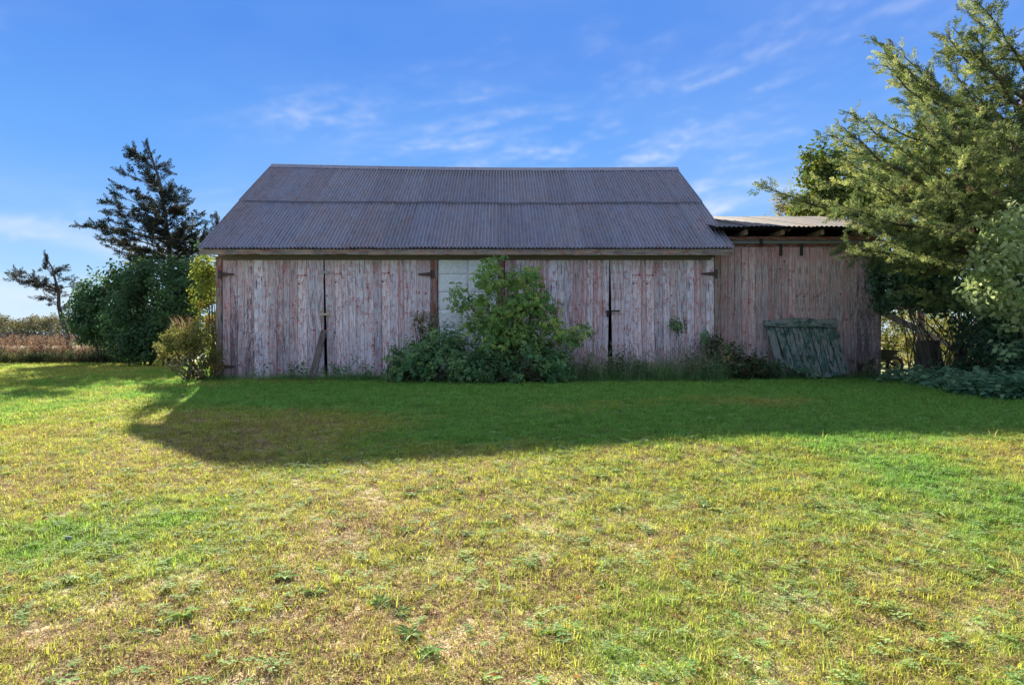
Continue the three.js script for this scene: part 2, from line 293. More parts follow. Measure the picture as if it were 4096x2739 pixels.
{
  const N = 260, xs = [], zs = [];
  for (let i = 0; i <= N; i++) { const t = i / N * 2 - 1; xs.push(Math.sinh(t * 5.2) * 900 / Math.sinh(5.2)); }
  for (let j = 0; j <= N; j++) { const t = j / N; zs.push(20 - (t < 0.72 ? t / 0.72 * 50 : 50 + Math.sinh((t - 0.72) / 0.28 * 4) * 1100 / Math.sinh(4))); }
  const p = [], uv = [], col = [], idx = [];
  for (let j = 0; j <= N; j++) for (let i = 0; i <= N; i++) {
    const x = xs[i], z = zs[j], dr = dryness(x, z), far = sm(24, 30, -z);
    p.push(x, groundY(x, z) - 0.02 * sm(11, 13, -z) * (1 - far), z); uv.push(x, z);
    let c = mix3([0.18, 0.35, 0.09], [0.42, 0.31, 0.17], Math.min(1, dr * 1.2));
    c = mix3(c, mix3([0.27, 0.19, 0.10], [0.19, 0.20, 0.07], sm(0.4, 0.6, fbm(x * 0.03, z * 0.05, 3))), far);
    col.push(...c);
  }
  for (let j = 0; j < N; j++) for (let i = 0; i < N; i++) { const a = j * (N + 1) + i, b = a + N + 1; idx.push(a, a + 1, b, a + 1, b + 1, b); }
  const g = new THREE.BufferGeometry();
  g.setAttribute('position', new THREE.Float32BufferAttribute(p, 3)); g.setAttribute('uv', new THREE.Float32BufferAttribute(uv, 2)); g.setAttribute('color', new THREE.Float32BufferAttribute(col, 3)); g.setIndex(idx); g.computeVertexNormals();
  const soil = texture(1024, 1024, (x, y) => { const P = 1024, n = (f, s) => { const u = x / P, v = y / P; return lerp(lerp(vn(u * f + s, v * f), vn((u - 1) * f + s, v * f), u), lerp(vn(u * f + s, (v - 1) * f), vn((u - 1) * f + s, (v - 1) * f), u), v); }; const a = 0.5 * n(40, 3) + 0.3 * n(120, 9) + 0.35 * n(300, 1); const v = 0.15 + 1.35 * a * a * 1.6; return [v, v * (0.97 + 0.06 * n(60, 5)), v * 0.97]; }, false);
  soil.repeat.set(1 / 1.7, 1 / 1.7);
  const m = shade(new THREE.Mesh(g, mat({ map: soil, vertexColors: true, bumpMap: soil, bumpScale: 0.02, roughness: 1 })));
  m.name = 'ground'; m.userData = { kind: 'structure', label: 'mown lawn patched brown and green running into dry fields', category: 'ground' };
  scene.add(m);
}

// ------------------------------------------------------------------ foliage building blocks
const leafMat = (o = {}) => new THREE.MeshPhysicalMaterial({ color: 0xffffff, roughness: 0.85, specularIntensity: 0.25, transmission: 0.45, thickness: 0, side: THREE.DoubleSide, ...o });
const LEAF = leafMat({ name: 'leaf' }), GRASS = leafMat({ name: 'grass_blade', transmission: 0.5, specularIntensity: 0.15 }), NEEDLE = leafMat({ name: 'needle', transmission: 0.38, roughness: 0.95, specularIntensity: 0.3 });
function leaf(b, base, dir, up, L, w, fold = 0.25, curl = 0.2) {
  const s = V(0, 0, 0).crossVectors(dir, up).normalize(), n = V(0, 0, 0).crossVectors(s, dir).normalize();
  const pt = (t, k, h) => base.clone().addScaledVector(dir, t * L).addScaledVector(s, k * w).addScaledVector(n, h * L - curl * t * t * L);
  const A = pt(0, 0, 0), M1 = pt(0.42, 0, 0), T = pt(1, 0, 0), L1 = pt(0.38, 0.5, fold * 0.3), R1 = pt(0.38, -0.5, fold * 0.3), L2 = pt(0.74, 0.32, fold * 0.2), R2 = pt(0.74, -0.32, fold * 0.2);
  b.tri(A, L1, M1); b.tri(A, M1, R1); b.tri(M1, L1, L2); b.tri(M1, R2, R1); b.tri(M1, L2, T); b.tri(M1, T, R2);
}
const rdir = (r) => { const z = r() * 2 - 1, a = r() * Math.PI * 2, q = Math.sqrt(1 - z * z); return V(q * Math.cos(a), z, q * Math.sin(a)); };
function leafSpray(seed, n, L, w, spread, droop) {    // a twig end along +y carrying n leaves
  const r = rng(seed), b = new GB();
  for (let i = 0; i < n; i++) {
    const t = i / Math.max(1, n - 1), a = i * 2.4 + r() * 0.7, el = lerp(0.1, 1.0, t) - droop + (r() - 0.5) * 0.5;
    const d = V(Math.cos(a) * Math.cos(el), Math.sin(el), Math.sin(a) * Math.cos(el)), l = L * (0.7 + 0.5 * r());
    leaf(b, V((r() - 0.5) * 0.02, t * spread, (r() - 0.5) * 0.02).addScaledVector(d, L * 0.25), d, V(0, 1, 0).addScaledVector(rdir(r), 0.5).normalize(), l, w * (0.75 + 0.5 * r()), 0.3, 0.15 + 0.3 * r());
  }
  return b.geo();
}
function compoundSpray(seed, k, L) {                  // leaves of five to seven hanging leaflets
  const r = rng(seed), b = new GB();
  for (let j = 0; j < k; j++) {
    const a = j / k * 6.28 + r(), dir = V(Math.cos(a), 0.15 + 0.5 * r(), Math.sin(a)).normalize(), len = 0.17 * (0.8 + 0.5 * r());
    for (let i = 0; i < 6; i++) {
      const t = 0.4 + 0.6 * Math.floor(i / 2) / 2.5, side = i === 5 ? 0 : (i % 2 ? 1 : -1), s = V(-Math.sin(a), 0, Math.cos(a));
      const p = V(0, j * 0.025, 0).addScaledVector(dir, len * t).add(V(0, -0.05 * t * t, 0));
      const d = dir.clone().multiplyScalar(0.6).addScaledVector(s, side * 0.85).add(V(0, -0.55 - 0.4 * r(), 0)).normalize();
      leaf(b, p, d, V(0, 1, 0).addScaledVector(rdir(r), 0.3).normalize(), L * (0.8 + 0.4 * r()), L * 0.42, 0.3, 0.25);
    }
  }
  return b.geo();
}
function cedarSpray(seed, n, len) {                   // a feathery frond along +y
  const r = rng(seed), b = new GB();
  for (let i = 0; i < n; i++) {
    const t = i / n, a = i * 2.39, base = V(0.012 * Math.sin(t * 9 + seed), t * len, 0.012 * Math.cos(t * 7 + seed));
    const el = 0.55 + 0.5 * t + (r() - 0.5) * 0.5, d = V(Math.cos(a) * Math.cos(el), Math.sin(el), Math.sin(a) * Math.cos(el)), l = len * (0.42 - 0.24 * t) * (0.7 + 0.6 * r());
    const s = V(0, 0, 0).crossVectors(d, rdir(r)).normalize().multiplyScalar(len * 0.042), m = base.clone().addScaledVector(d, l * 0.5), T = base.clone().addScaledVector(d, l);
    b.tri(base, m.clone().add(s), T); b.tri(base, T, m.clone().sub(s));
    for (let k = 0; k < 2; k++) { const q = base.clone().addScaledVector(d, l * (0.3 + 0.3 * k)), e = d.clone().addScaledVector(rdir(r), 0.9).normalize(), sl = l * 0.42, ss = V(0, 0, 0).crossVectors(e, rdir(r)).normalize().multiplyScalar(len * 0.032); b.tri(q.clone().sub(ss), q.clone().add(ss), q.clone().addScaledVector(e, sl)); }
  }
  return b.geo();
}
const X = {
  cedar: [cedarSpray(1, 26, 0.24), cedarSpray(2, 26, 0.24), cedarSpray(3, 22, 0.27)],
  broad: [leafSpray(4, 9, 0.085, 0.06, 0.16, 0.5), leafSpray(5, 9, 0.085, 0.06, 0.16, 0.6)],
  small: [leafSpray(6, 12, 0.05, 0.034, 0.16, 0.3), leafSpray(7, 12, 0.05, 0.034, 0.16, 0.4)],
  heart: [leafSpray(8, 7, 0.125, 0.10, 0.20, 0.9), leafSpray(9, 7, 0.125, 0.10, 0.20, 1.0)],
  compound: [compoundSpray(10, 4, 0.085), compoundSpray(12, 4, 0.085)],
};
const _m = new THREE.Matrix4(), _q = new THREE.Quaternion(), _s = V(1, 1, 1), UPV = V(0, 1, 0);
class Leaves {                                        // gathers twig ends, then makes one crown of copies for each shape
  constructor(shapes) { this.shapes = shapes; this.items = shapes.map(() => []); }
  add(p, dir, scale, color, r) {
    _q.setFromUnitVectors(UPV, dir); _q.multiply(new THREE.Quaternion().setFromAxisAngle(UPV, r() * 6.283));
    _m.compose(p, _q, _s.set(scale, scale, scale)); this.items[Math.floor(r() * this.shapes.length)].push([_m.clone(), color]);
  }
  build(parent, name, material) {
    this.shapes.forEach((g, i) => {
      const it = this.items[i]; if (!it.length) return;
      const im = shade(new THREE.InstancedMesh(g, material, it.length)); im.name = name; im.userData = { kind: 'stuff' };
      const off = parent ? worldPos(parent) : V(0, 0, 0), c = new THREE.Color();
      it.forEach(([m, k], n) => { m.elements[12] -= off.x; m.elements[13] -= off.y; m.elements[14] -= off.z; im.setMatrixAt(n, m); im.setColorAt(n, c.setRGB(...k)); });
      (parent ?? scene).add(im); this.made = im;
    });
    return this;
  }
}
const tint = (r, a, b, jitter = 0.35) => { const t = r(), v = 1 - jitter / 2 + jitter * r(); const c = mix3(a, b, t * t); return [c[0] * v, c[1] * v, c[2] * v]; };
function curve(a, b, bend, n) { const out = []; for (let i = 0; i <= n; i++) { const t = i / n; out.push(a.clone().lerp(b, t).addScaledVector(bend, 4 * t * (1 - t))); } return out; }

// a conifer: trunk through points, limbs to given tips and limbs drawn from a seed
function conifer(name, label, group, o) {
  const r = rng(o.seed), base = o.trunk[0], t = thing(name, base, label, 'tree', group);
  const geos = [tube(o.trunk, o.trunk.map((_, i) => lerp(o.r0, 0.02, i / (o.trunk.length - 1))), 9)], L = new Leaves(X.cedar);
  const onTrunk = (y) => { for (let i = 0; i < o.trunk.length - 1; i++) { const a = o.trunk[i], b = o.trunk[i + 1]; if (y <= b.y) return a.clone().lerp(b, Math.max(0, (y - a.y) / (b.y - a.y))); } return o.trunk[o.trunk.length - 1].clone(); };
  const limb = (a, b, dens, droop) => {
    const len = a.distanceTo(b), n = Math.max(5, Math.round(len / 0.22)), pts = curve(a, b, V((r() - 0.5) * 0.1 * len, -droop * len, (r() - 0.5) * 0.15 * len), n);
    pts.forEach((p, i) => { if (i && i < n) p.add(rdir(r).multiplyScalar(0.03)); });
    geos.push(tube(pts, pts.map((_, i) => lerp((0.012 + 0.010 * len) * (o.thick ?? 1), 0.005, i / n)), 5));
    const dir = b.clone().sub(a).normalize();
    for (let s = o.bare * len; s < len; s += o.step) {
      const k = s / len * n, i = Math.min(n - 1, Math.floor(k)), p = pts[i].clone().lerp(pts[i + 1], k - i), e = s / len;
      if (r() > dens) continue;
      const side = rdir(r); side.y *= o.flat; const d = side.addScaledVector(dir, 0.35 + 0.9 * e).add(V(0, o.lift * (0.4 + r()), 0)).normalize();
      const tl = o.twig * (0.35 + 0.8 * r()) * (1.15 - 0.75 * e) + 0.05, q = p.clone().addScaledVector(d, tl).add(V(0, -o.sag * tl, 0));
      if (tl > 0.18) geos.push(tube([p, p.clone().lerp(q, 0.5).add(V(0, 0.02, 0)), q], [0.007, 0.005, 0.003], 3));
      for (let w = 0; w <= tl; w += o.pack) { const f = p.clone().lerp(q, Math.min(1, w / tl)).addScaledVector(rdir(r), 0.035); L.add(f, d.clone().addScaledVector(rdir(r), 0.55).normalize(), o.size * (0.45 + 0.85 * r()), r() < 0.02 ? [0.14, 0.10, 0.06] : tint(r, o.c0, o.c1, 0.6), r); }
    }
  };
  for (const [y, tip, dens = o.dens, droop = o.droop] of o.limbs) limb(onTrunk(y), tip, dens, droop);
  for (let i = 0; i < (o.random ?? 0); i++) {
    const f = r(), y = lerp(o.y0, o.y1, f), a = onTrunk(y), az = o.az ? o.az(r) : r() * 6.283, len = o.reach(f) * (0.55 + 0.6 * r());
    limb(a, a.clone().add(V(Math.cos(az) * len, len * (o.rise ?? 0.2) * (0.3 + r()), Math.sin(az) * len)), o.dens, o.droop);
  }
  const top = o.trunk[o.trunk.length - 1]; for (let i = 0; i < 14; i++) L.add(top.clone().add(V((r() - 0.5) * 0.12, -r() * 0.5, (r() - 0.5) * 0.12)), V((r() - 0.5) * 0.8, 1, (r() - 0.5) * 0.8).normalize(), o.size * (0.6 + 0.4 * r()), tint(r, o.c0, o.c1), r);
  part(t, 'trunk', mergeGeometries(geos), o.bark ?? bark); L.build(t, 'crown', NEEDLE);
  return t;
}
// a leafy shrub or small tree: stems from the base into lobes filled with twig ends
function leafy(name, label, category, group, o) {
  const r = rng(o.seed), t = thing(name, o.base, label, category, group), L = new Leaves(o.shapes), geos = [];
  for (const [c, rad, n, c0, c1] of o.lobes) {
    const nst = o.stems ?? 3;
    for (let k = 0; k < nst; k++) {
      const e = rdir(r).multiply(rad).multiplyScalar(0.75).add(c), b0 = o.base.clone().add(V((r() - 0.5) * (o.foot ?? 0.3), 0, (r() - 0.5) * (o.foot ?? 0.3) * 0.5));
      const pts = curve(b0, e, V((r() - 0.5) * 0.25, 0.12 * b0.distanceTo(e), (r() - 0.5) * 0.2), 6);
      geos.push(tube(pts, pts.map((_, i) => lerp(o.stemR ?? 0.016, 0.004, i / 6)), 5));
    }
    for (let k = 0; k < n; k++) {
      const d = rdir(r), rr = r() < 0.10 ? 1 + 0.4 * r() * r() : Math.pow(r(), o.fill ?? 0.42), p = d.clone().multiply(rad).multiplyScalar(rr).add(c);
      if (fbm(p.x * (o.gap ?? 2.6) + o.seed, (p.y + p.z * 0.6) * (o.gap ?? 2.6) + 7, 2) < (o.cut ?? 0.40)) continue;
      if (p.y < o.base.y + 0.03) continue;
      const dir = d.multiplyScalar(0.8).add(V(0, o.up ?? 0.5, 0)).addScaledVector(rdir(r), 0.7).normalize();
      L.add(p, dir, (o.size ?? 1) * (0.7 + 0.6 * r()), tint(r, c0, c1, 0.4), r);
    }
  }
  part(t, 'stem', mergeGeometries(geos), o.bark ?? twigMat); L.build(t, 'foliage', LEAF);
  return t;
}
// grass tufts
function tuft(seed, n, h, w, lean, rad) {
  const r = rng(seed), b = new GB();
  for (let i = 0; i < n; i++) {
    const a = r() * 6.283, q = rad * Math.sqrt(r()), p = V(Math.cos(a) * q, -0.006, Math.sin(a) * q), hh = h * (0.45 + 0.75 * r()), az = r() * 6.283, ln = lean * (0.2 + r()), s = V(-Math.sin(az + r() - 0.5), 0, Math.cos(az)).multiplyScalar(w / 2 * (0.7 + 0.6 * r()));
    const at2 = (t) => p.clone().add(V(Math.cos(az) * hh * ln * t * t, hh * (t - 0.35 * ln * t * t), Math.sin(az) * hh * ln * t * t));
    const m = at2(0.5), T = at2(1), s2 = s.clone().multiplyScalar(0.8);
    b.tri(p.clone().sub(s), p.clone().add(s), m.clone().add(s2)); b.tri(p.clone().sub(s), m.clone().add(s2), m.clone().sub(s2)); b.tri(m.clone().sub(s2), m.clone().add(s2), T);
  }
  return b.geo();
}
console.log('helpers ready');

// ------------------------------------------------------------------ the barn
const D = 14.3, WX0 = at(217, 0, D).x, WX1 = at(718, 0, D).x;
const EV = { x0: at(198.7, 0, 14).x, x1: at(733.6, 0, 14).x, y: 2.68, z: -14.0 }, RG = { x0: at(272.5, 0, 18.56).x, x1: at(676, 0, 18.56).x, y0: 5.49, y1: 5.40, z: -18.56 };
function roofAt(u, t) {
  const sag = -0.05 * Math.sin(Math.PI * u) * t + 0.035 * (fbm(u * 6 + 3, t * 2 + 1, 2) - 0.5) * Math.min(1, t * 4) * Math.min(1, (1 - t) * 6);
  return V(lerp(lerp(EV.x0, EV.x1, u), lerp(RG.x0, RG.x1, u), t), lerp(EV.y, lerp(RG.y0, RG.y1, u), t) + sag, lerp(EV.z, RG.z, t));
}
function corrugated(point, u0, u1, t0, t1, waves, amp, lift0, lift1, metres, phase = 0, rows = 4) {
  const cols = Math.max(6, Math.round(waves * 10)), p = [], uv = [], idx = [];
  for (let j = 0; j <= rows; j++) for (let i = 0; i <= cols; i++) {
    const fu = i / cols, u = lerp(u0, u1, fu), t = lerp(t0, t1, j / rows), q = point(u, t), qa = point(u + 0.004, t), qb = point(u, t + 0.01), n = V(0, 0, 0).crossVectors(qa.sub(q), qb.sub(q)).normalize();
    q.addScaledVector(n, amp * Math.cos(fu * waves * 2 * Math.PI + phase) + amp + lerp(lift0, lift1, j / rows));
    p.push(q.x, q.y, q.z); uv.push(u * metres[0], t * metres[1]);
  }
  for (let j = 0; j < rows; j++) for (let i = 0; i < cols; i++) { const a = j * (cols + 1) + i, b = a + cols + 1; idx.push(a, a + 1, b, a + 1, b + 1, b); }
  const g = new THREE.BufferGeometry(); g.setAttribute('position', new THREE.Float32BufferAttribute(p, 3)); g.setAttribute('uv', new THREE.Float32BufferAttribute(uv, 2)); g.setIndex(idx); g.computeVertexNormals();
  return g;
}
const barn = thing('barn', V((WX0 + WX1) / 2, 0, -D), 'long weathered wooden barn with a dark corrugated iron roof', 'barn');
{
  const r = rng(101);
  // walls that close the barn behind the doors
  const back = -22.9, gy = 5.15;
  for (const [x, lab] of [[WX0 + 0.02, 0], [WX1 - 0.14, 1]]) {
    const sh = new THREE.Shape([[-D - 0.09, 0], [-D - 0.09, 2.82], [-18.5, gy + 0.15], [back, 2.72], [back, 0]].map(([a, b]) => new THREE.Vector2(-a, b)));
    const g = new THREE.ExtrudeGeometry(sh, { depth: 0.12, bevelEnabled: false }); g.rotateY(Math.PI / 2); g.translate(x, 0, 0);
    part(barn, 'gable_wall', g, timber);
  }
  part(barn, 'rear_wall', new GB().box(WX0 + 0.02, WX1 - 0.02, 0, 2.74, back - 0.14, back - 0.002).geo(), timber);
  part(barn, 'floor', new GB().box(WX0 + 0.15, WX1 - 0.16, -0.05, 0.012, back + 0.01, -D - 0.12).geo(), darkTimber);
  // roof: a boarded deck carrying two rows of sheets and the ridge cap
  const deck = new GB();
  for (const dy of [0.02, 0.05]) { const q = [[0.004, 0.004], [0.996, 0.004], [0.996, 0.996], [0.004, 0.996]].map(([u, t]) => roofAt(u, t).add(V(0, -dy, 0))); if (dy > 0.03) q.reverse(); deck.quad(...q); }
  { const a = V(RG.x0, RG.y0 - 0.05, RG.z), b = V(RG.x1, RG.y1 - 0.05, RG.z), c = V(EV.x1, 2.64, -23.15), d = V(EV.x0, 2.64, -23.15); deck.quad(b, a, d, c, [0, 0], [3, 0], [3, 2], [0, 2]); }
  const roof = part(barn, 'roof', deck.geo(), darkTimber);
  const n = 18;
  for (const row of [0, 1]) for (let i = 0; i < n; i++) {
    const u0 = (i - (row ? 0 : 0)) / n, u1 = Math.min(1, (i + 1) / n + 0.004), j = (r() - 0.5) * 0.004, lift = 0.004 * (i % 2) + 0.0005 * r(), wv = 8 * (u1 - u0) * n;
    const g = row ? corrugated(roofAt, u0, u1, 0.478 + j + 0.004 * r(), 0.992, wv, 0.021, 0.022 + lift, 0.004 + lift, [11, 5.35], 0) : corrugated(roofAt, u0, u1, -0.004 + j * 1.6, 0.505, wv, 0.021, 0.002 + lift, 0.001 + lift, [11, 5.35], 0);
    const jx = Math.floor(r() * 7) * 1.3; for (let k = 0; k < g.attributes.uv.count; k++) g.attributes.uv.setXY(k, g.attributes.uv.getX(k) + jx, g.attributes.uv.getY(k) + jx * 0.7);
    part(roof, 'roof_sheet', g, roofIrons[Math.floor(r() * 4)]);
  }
  for (let i = 0; i < 4; i++) {                       // ridge cap, four lengths
    const a = i / 4, b = (i + 1) / 4 + 0.003, g = new GB(), q = (u, t, h) => roofAt(u, t).add(V(0, h, 0)), N = 6;
    for (let k = 0; k < N; k++) { const s = lerp(a, b, k / N), e = lerp(a, b, (k + 1) / N), w = (x) => 0.955 + 0.006 * fbm(x * 40, 3, 2); g.quad(q(s, w(s), 0.045), q(e, w(e), 0.045), q(e, 0.998, 0.062 + 0.003 * (i % 2)), q(s, 0.998, 0.062 + 0.003 * (i % 2)), [s * 11, 0], [e * 11, 0], [e * 11, 0.25], [s * 11, 0.25]); g.quad(q(s, 0.998, 0.062), q(e, 0.998, 0.062), q(e, 1.04, -0.02).add(V(0, -0.1, 0)), q(s, 1.04, -0.02).add(V(0, -0.1, 0)), [s * 11, 0.25], [e * 11, 0.25], [e * 11, 0.5], [s * 11, 0.5]); }
    part(roof, 'ridge_cap', g.geo(), roofIron);
  }
  // fascia in three lengths, header beam, rafter feet
  const J = [EV.x0 + 0.01, at(368, 0, 14).x, at(572, 0, 14).x, EV.x1 - 0.01];
  for (let i = 0; i < 3; i++) part(barn, 'fascia_board', new GB().box(J[i] + 0.002, J[i + 1] - 0.002, 2.555 - 0.006 * i, 2.668 - 0.004 * (i % 2), -14.045, -14.012 + 0.003 * (i % 2), 'x', i * 0.31).geo(), timber);
  part(barn, 'header_beam', new GB().box(WX0 + 0.14, WX1 - 0.15, 2.475, 2.80, -14.38, -14.26, 'x').geo(), darkTimber);
  for (let i = 0; i < 15; i++) { const x = lerp(WX0 + 0.4, WX1 - 0.4, i / 14); part(barn, 'rafter_foot', new GB().box(x - 0.03, x + 0.03, 2.565, 2.655, -14.255, -14.06, 'z').geo(), darkTimber); }
  // posts
  const post = (px0, px1, y0, y1, m, z = -D + 0.03, u = 0) => part(barn, 'post', new GB().box(at(px0, 0, D).x, at(px1, 0, D).x, y0, y1, z - 0.12, z, 'y', u).geo(), m);
  post(216.5, 222.3, 1.9, 2.55, redTimber); post(216.2, 222.1, -0.02, 1.897, timber, -D + 0.026, 0.4);
  post(431.2, 437.6, 0, 2.54, redTimber, -D + 0.02, 0.2); post(498.2, 504.2, 0, 2.54, redTimber, -D + 0.015, 0.1); post(714.4, 718.2, 0, 2.54, timber, -D + 0.012, 0.7);
  // pale block pier between the two pairs of doors
  const bx0 = at(438, 0, D).x, bx1 = at(497.8, 0, D).x, wall = part(barn, 'block_pier', new GB().box(bx0, bx1, -0.05, 2.56, -D - 0.22, -D - 0.035).geo(), mortar);
  const bw = (bx1 - bx0) / 2, bh = 0.372;
  const blockGeo = [0, 1, 2, 3, 4].map((s) => {
    const g = new THREE.BoxGeometry(bw - 0.014, bh - 0.014, 0.06, 14, 9, 1), P = g.attributes.position;
    for (let i = 0; i < P.count; i++) if (P.getZ(i) > 0) { const x = P.getX(i), y = P.getY(i), e = Math.min(1, (Math.min(bw / 2 - Math.abs(x), bh / 2 - Math.abs(y)) - 0.006) / 0.05); P.setZ(i, 0.03 + Math.max(0, e) * (0.006 + 0.040 * (fbm(x * 16 + s * 13, y * 20 + s * 7, 3) - 0.25))); }
    g.computeVertexNormals(); const U = g.attributes.uv; for (let i = 0; i < U.count; i++) U.setXY(i, U.getX(i) * 0.6 + s * 0.17, U.getY(i) * 0.4 + s * 0.31); return g;
  });
  for (let c = 0; c < 7; c++) for (let k = 0; k < 2; k++) piece(wall, 'block', blockGeo[(c * 2 + k * 3 + c * c) % 5], concrete, V(bx0 + bw * (k + 0.5), 2.56 - bh * (c + 0.5) - 0.004, -D - 0.05 + 0.004 * ((c + k) % 2)));
  // doors
  const hinge = (door, px, py, s, l = 0.27) => {
    const p = at(px, py, D), b = new GB(), z = -D + 0.035;
    b.box(p.x - 0.035, p.x + 0.035, p.y - 0.085, p.y + 0.085, z, z + 0.012);
    const h0 = 0.045, h1 = 0.012, x1 = p.x + s * (0.03 + l), x0 = p.x + s * 0.02, f = z + 0.009, A = [V(x0, p.y - h0, f), V(x1, p.y - h1, f), V(x1, p.y + h1, f), V(x0, p.y + h0, f)], B = A.map((v) => v.clone().setZ(z - 0.03));
    const fl = s < 0 ? (a) => a.reverse() : (a) => a;
    b.quad(...fl(A.slice())); for (let i = 0; i < 4; i++) { const j = (i + 1) % 4; b.quad(...fl([B[i], B[j], A[j], A[i]])); }
    const g = b.geo(), kn = new THREE.CylinderGeometry(0.014, 0.014, 0.16, 8); kn.translate(p.x + s * 0.03, p.y, z + 0.016); for (const q of [g, kn]) if (q.index) q.index;
    part(door, 'hinge', mergeGeometries([g, kn.toNonIndexed()]), rustyIron);
  };
  const doorLeaf = (label, e, n, y0, yL, yR, strip, leanL, leanR) => { // e = [left, right] edges in the photograph
    const x0 = at(e[0], 0, D).x, x1 = at(e[1], 0, D).x, b = new GB();
    for (const y of [0.28, 1.2, 2.12]) b.box(x0 + 0.08, x1 - 0.08, y - 0.07, y + 0.07, -D - 0.075, -D - 0.037, 'x');
    const door = part(barn, 'door', b.geo(), darkTimber); door.userData.label = label;
    const cut = [0]; for (let i = 1; i <= n; i++) cut.push(cut[i - 1] + 0.68 + 0.64 * r()); const tot = cut[n];
    for (let i = 0; i < n; i++) {
      const a = cut[i] / tot, c = cut[i + 1] / tot, gp = 0.001 + 0.0022 * r(), gq = 0.001 + 0.002 * r();
      const bot = (f) => lerp(x0 + leanL, x1 + leanR, f), top = (f) => lerp(x0, x1, f), z = -D + 0.004 * (r() - 0.5) - 0.004, yt = lerp(yL, yR, (a + c) / 2);
      part(door, 'plank', board(bot(a) + gp, bot(c) - gq, top(a) + gp, top(c) - gq, y0 + (r() - 0.5) * 0.03 + (r() < 0.2 ? 0.07 * r() : 0), yt - 0.012 * r(), z, 0.026, strip(i, r), (r() - 0.5) * 0.10 + 0.10, r), doorWood);
    }
    return door;
  };
  const any = (i, q) => Math.floor(q() * 13), bad = (i, q) => (i < 9 && q() < 0.85 - 0.08 * i) ? 13 + Math.floor(q() * 3) : Math.floor(q() * 13);
  const d1 = doorLeaf('left leaf of the left pair, blackened near the foot', [222.6, 323.6], 13, -0.02, 2.56, 2.50, bad, 0, 0.01);
  const d2 = doorLeaf('right leaf of the left pair', [324.6, 430.6], 14, 0.02, 2.525, 2.54, any, 0.062, 0);
  const d3 = doorLeaf('left leaf of the right pair, behind the sapling', [504.8, 609.4], 14, 0.02, 2.54, 2.51, any, 0, -0.035);
  const d4 = doorLeaf('right leaf of the right pair, flaking red', [610.2, 714.0], 14, 0.03, 2.52, 2.54, any, 0.055, 0);
  hinge(d1, 220.5, 274, 1); hinge(d1, 220.0, 366, 1); hinge(d2, 432.6, 274, -1); hinge(d2, 432.6, 364, -1); hinge(d3, 502.5, 274, 1); hinge(d3, 502.5, 364, 1); hinge(d4, 715.2, 273.5, -1); hinge(d4, 715.2, 362, -1);
  // turn buttons and bolts that hold the leaves shut
  const bar = (door, name, px0, px1, py, h, m, tilt = 0) => { const a = at(px0, py, D), b = at(px1, py, D), g = new GB().box(-(b.x - a.x) / 2, (b.x - a.x) / 2, -h / 2, h / 2, 0, 0.035, 'x').geo(); g.rotateZ(tilt); piece(door, name, g, m, V((a.x + b.x) / 2, a.y, -D + 0.008)); };
  const pale = mat({ color: rgb(0.50, 0.42, 0.28) }), greyWood = mat({ color: rgb(0.36, 0.32, 0.33) });
  bar(d2, 'turn_button', 321.6, 330.2, 272, 0.055, greyWood, -0.1); bar(d1, 'latch', 320.8, 330, 314, 0.045, pale, 0.03); bar(d1, 'latch_plate', 321.0, 323.4, 308.6, 0.09, pale); bar(d3, 'bolt', 605.5, 619.5, 310.6, 0.028, blackIron, 0.03); bar(d3, 'bolt_plate', 606.6, 609.2, 313.8, 0.11, blackIron);
}
// plank propped against the left doors
{
  const a = at(309.2, 384, 13.86), b = at(323.6, 326.5, 14.2), len = a.distanceTo(b), g = board(-0.075, 0.075, -0.05, 0.06, 0, len, 0, 0.045, 6, 0.5, rng(5));
  const m = topMesh('leaning_plank', g, mat({ map: doorWood.map, bumpMap: doorWood.bumpMap, bumpScale: 0.004, color: rgb(0.24, 0.225, 0.20) }), 'narrow grey plank propped at a slant against the left barn doors', 'plank', a.clone().setY(a.y - 0.06));
  m.quaternion.setFromUnitVectors(UPV, b.clone().sub(a).normalize());
}
console.log('barn');

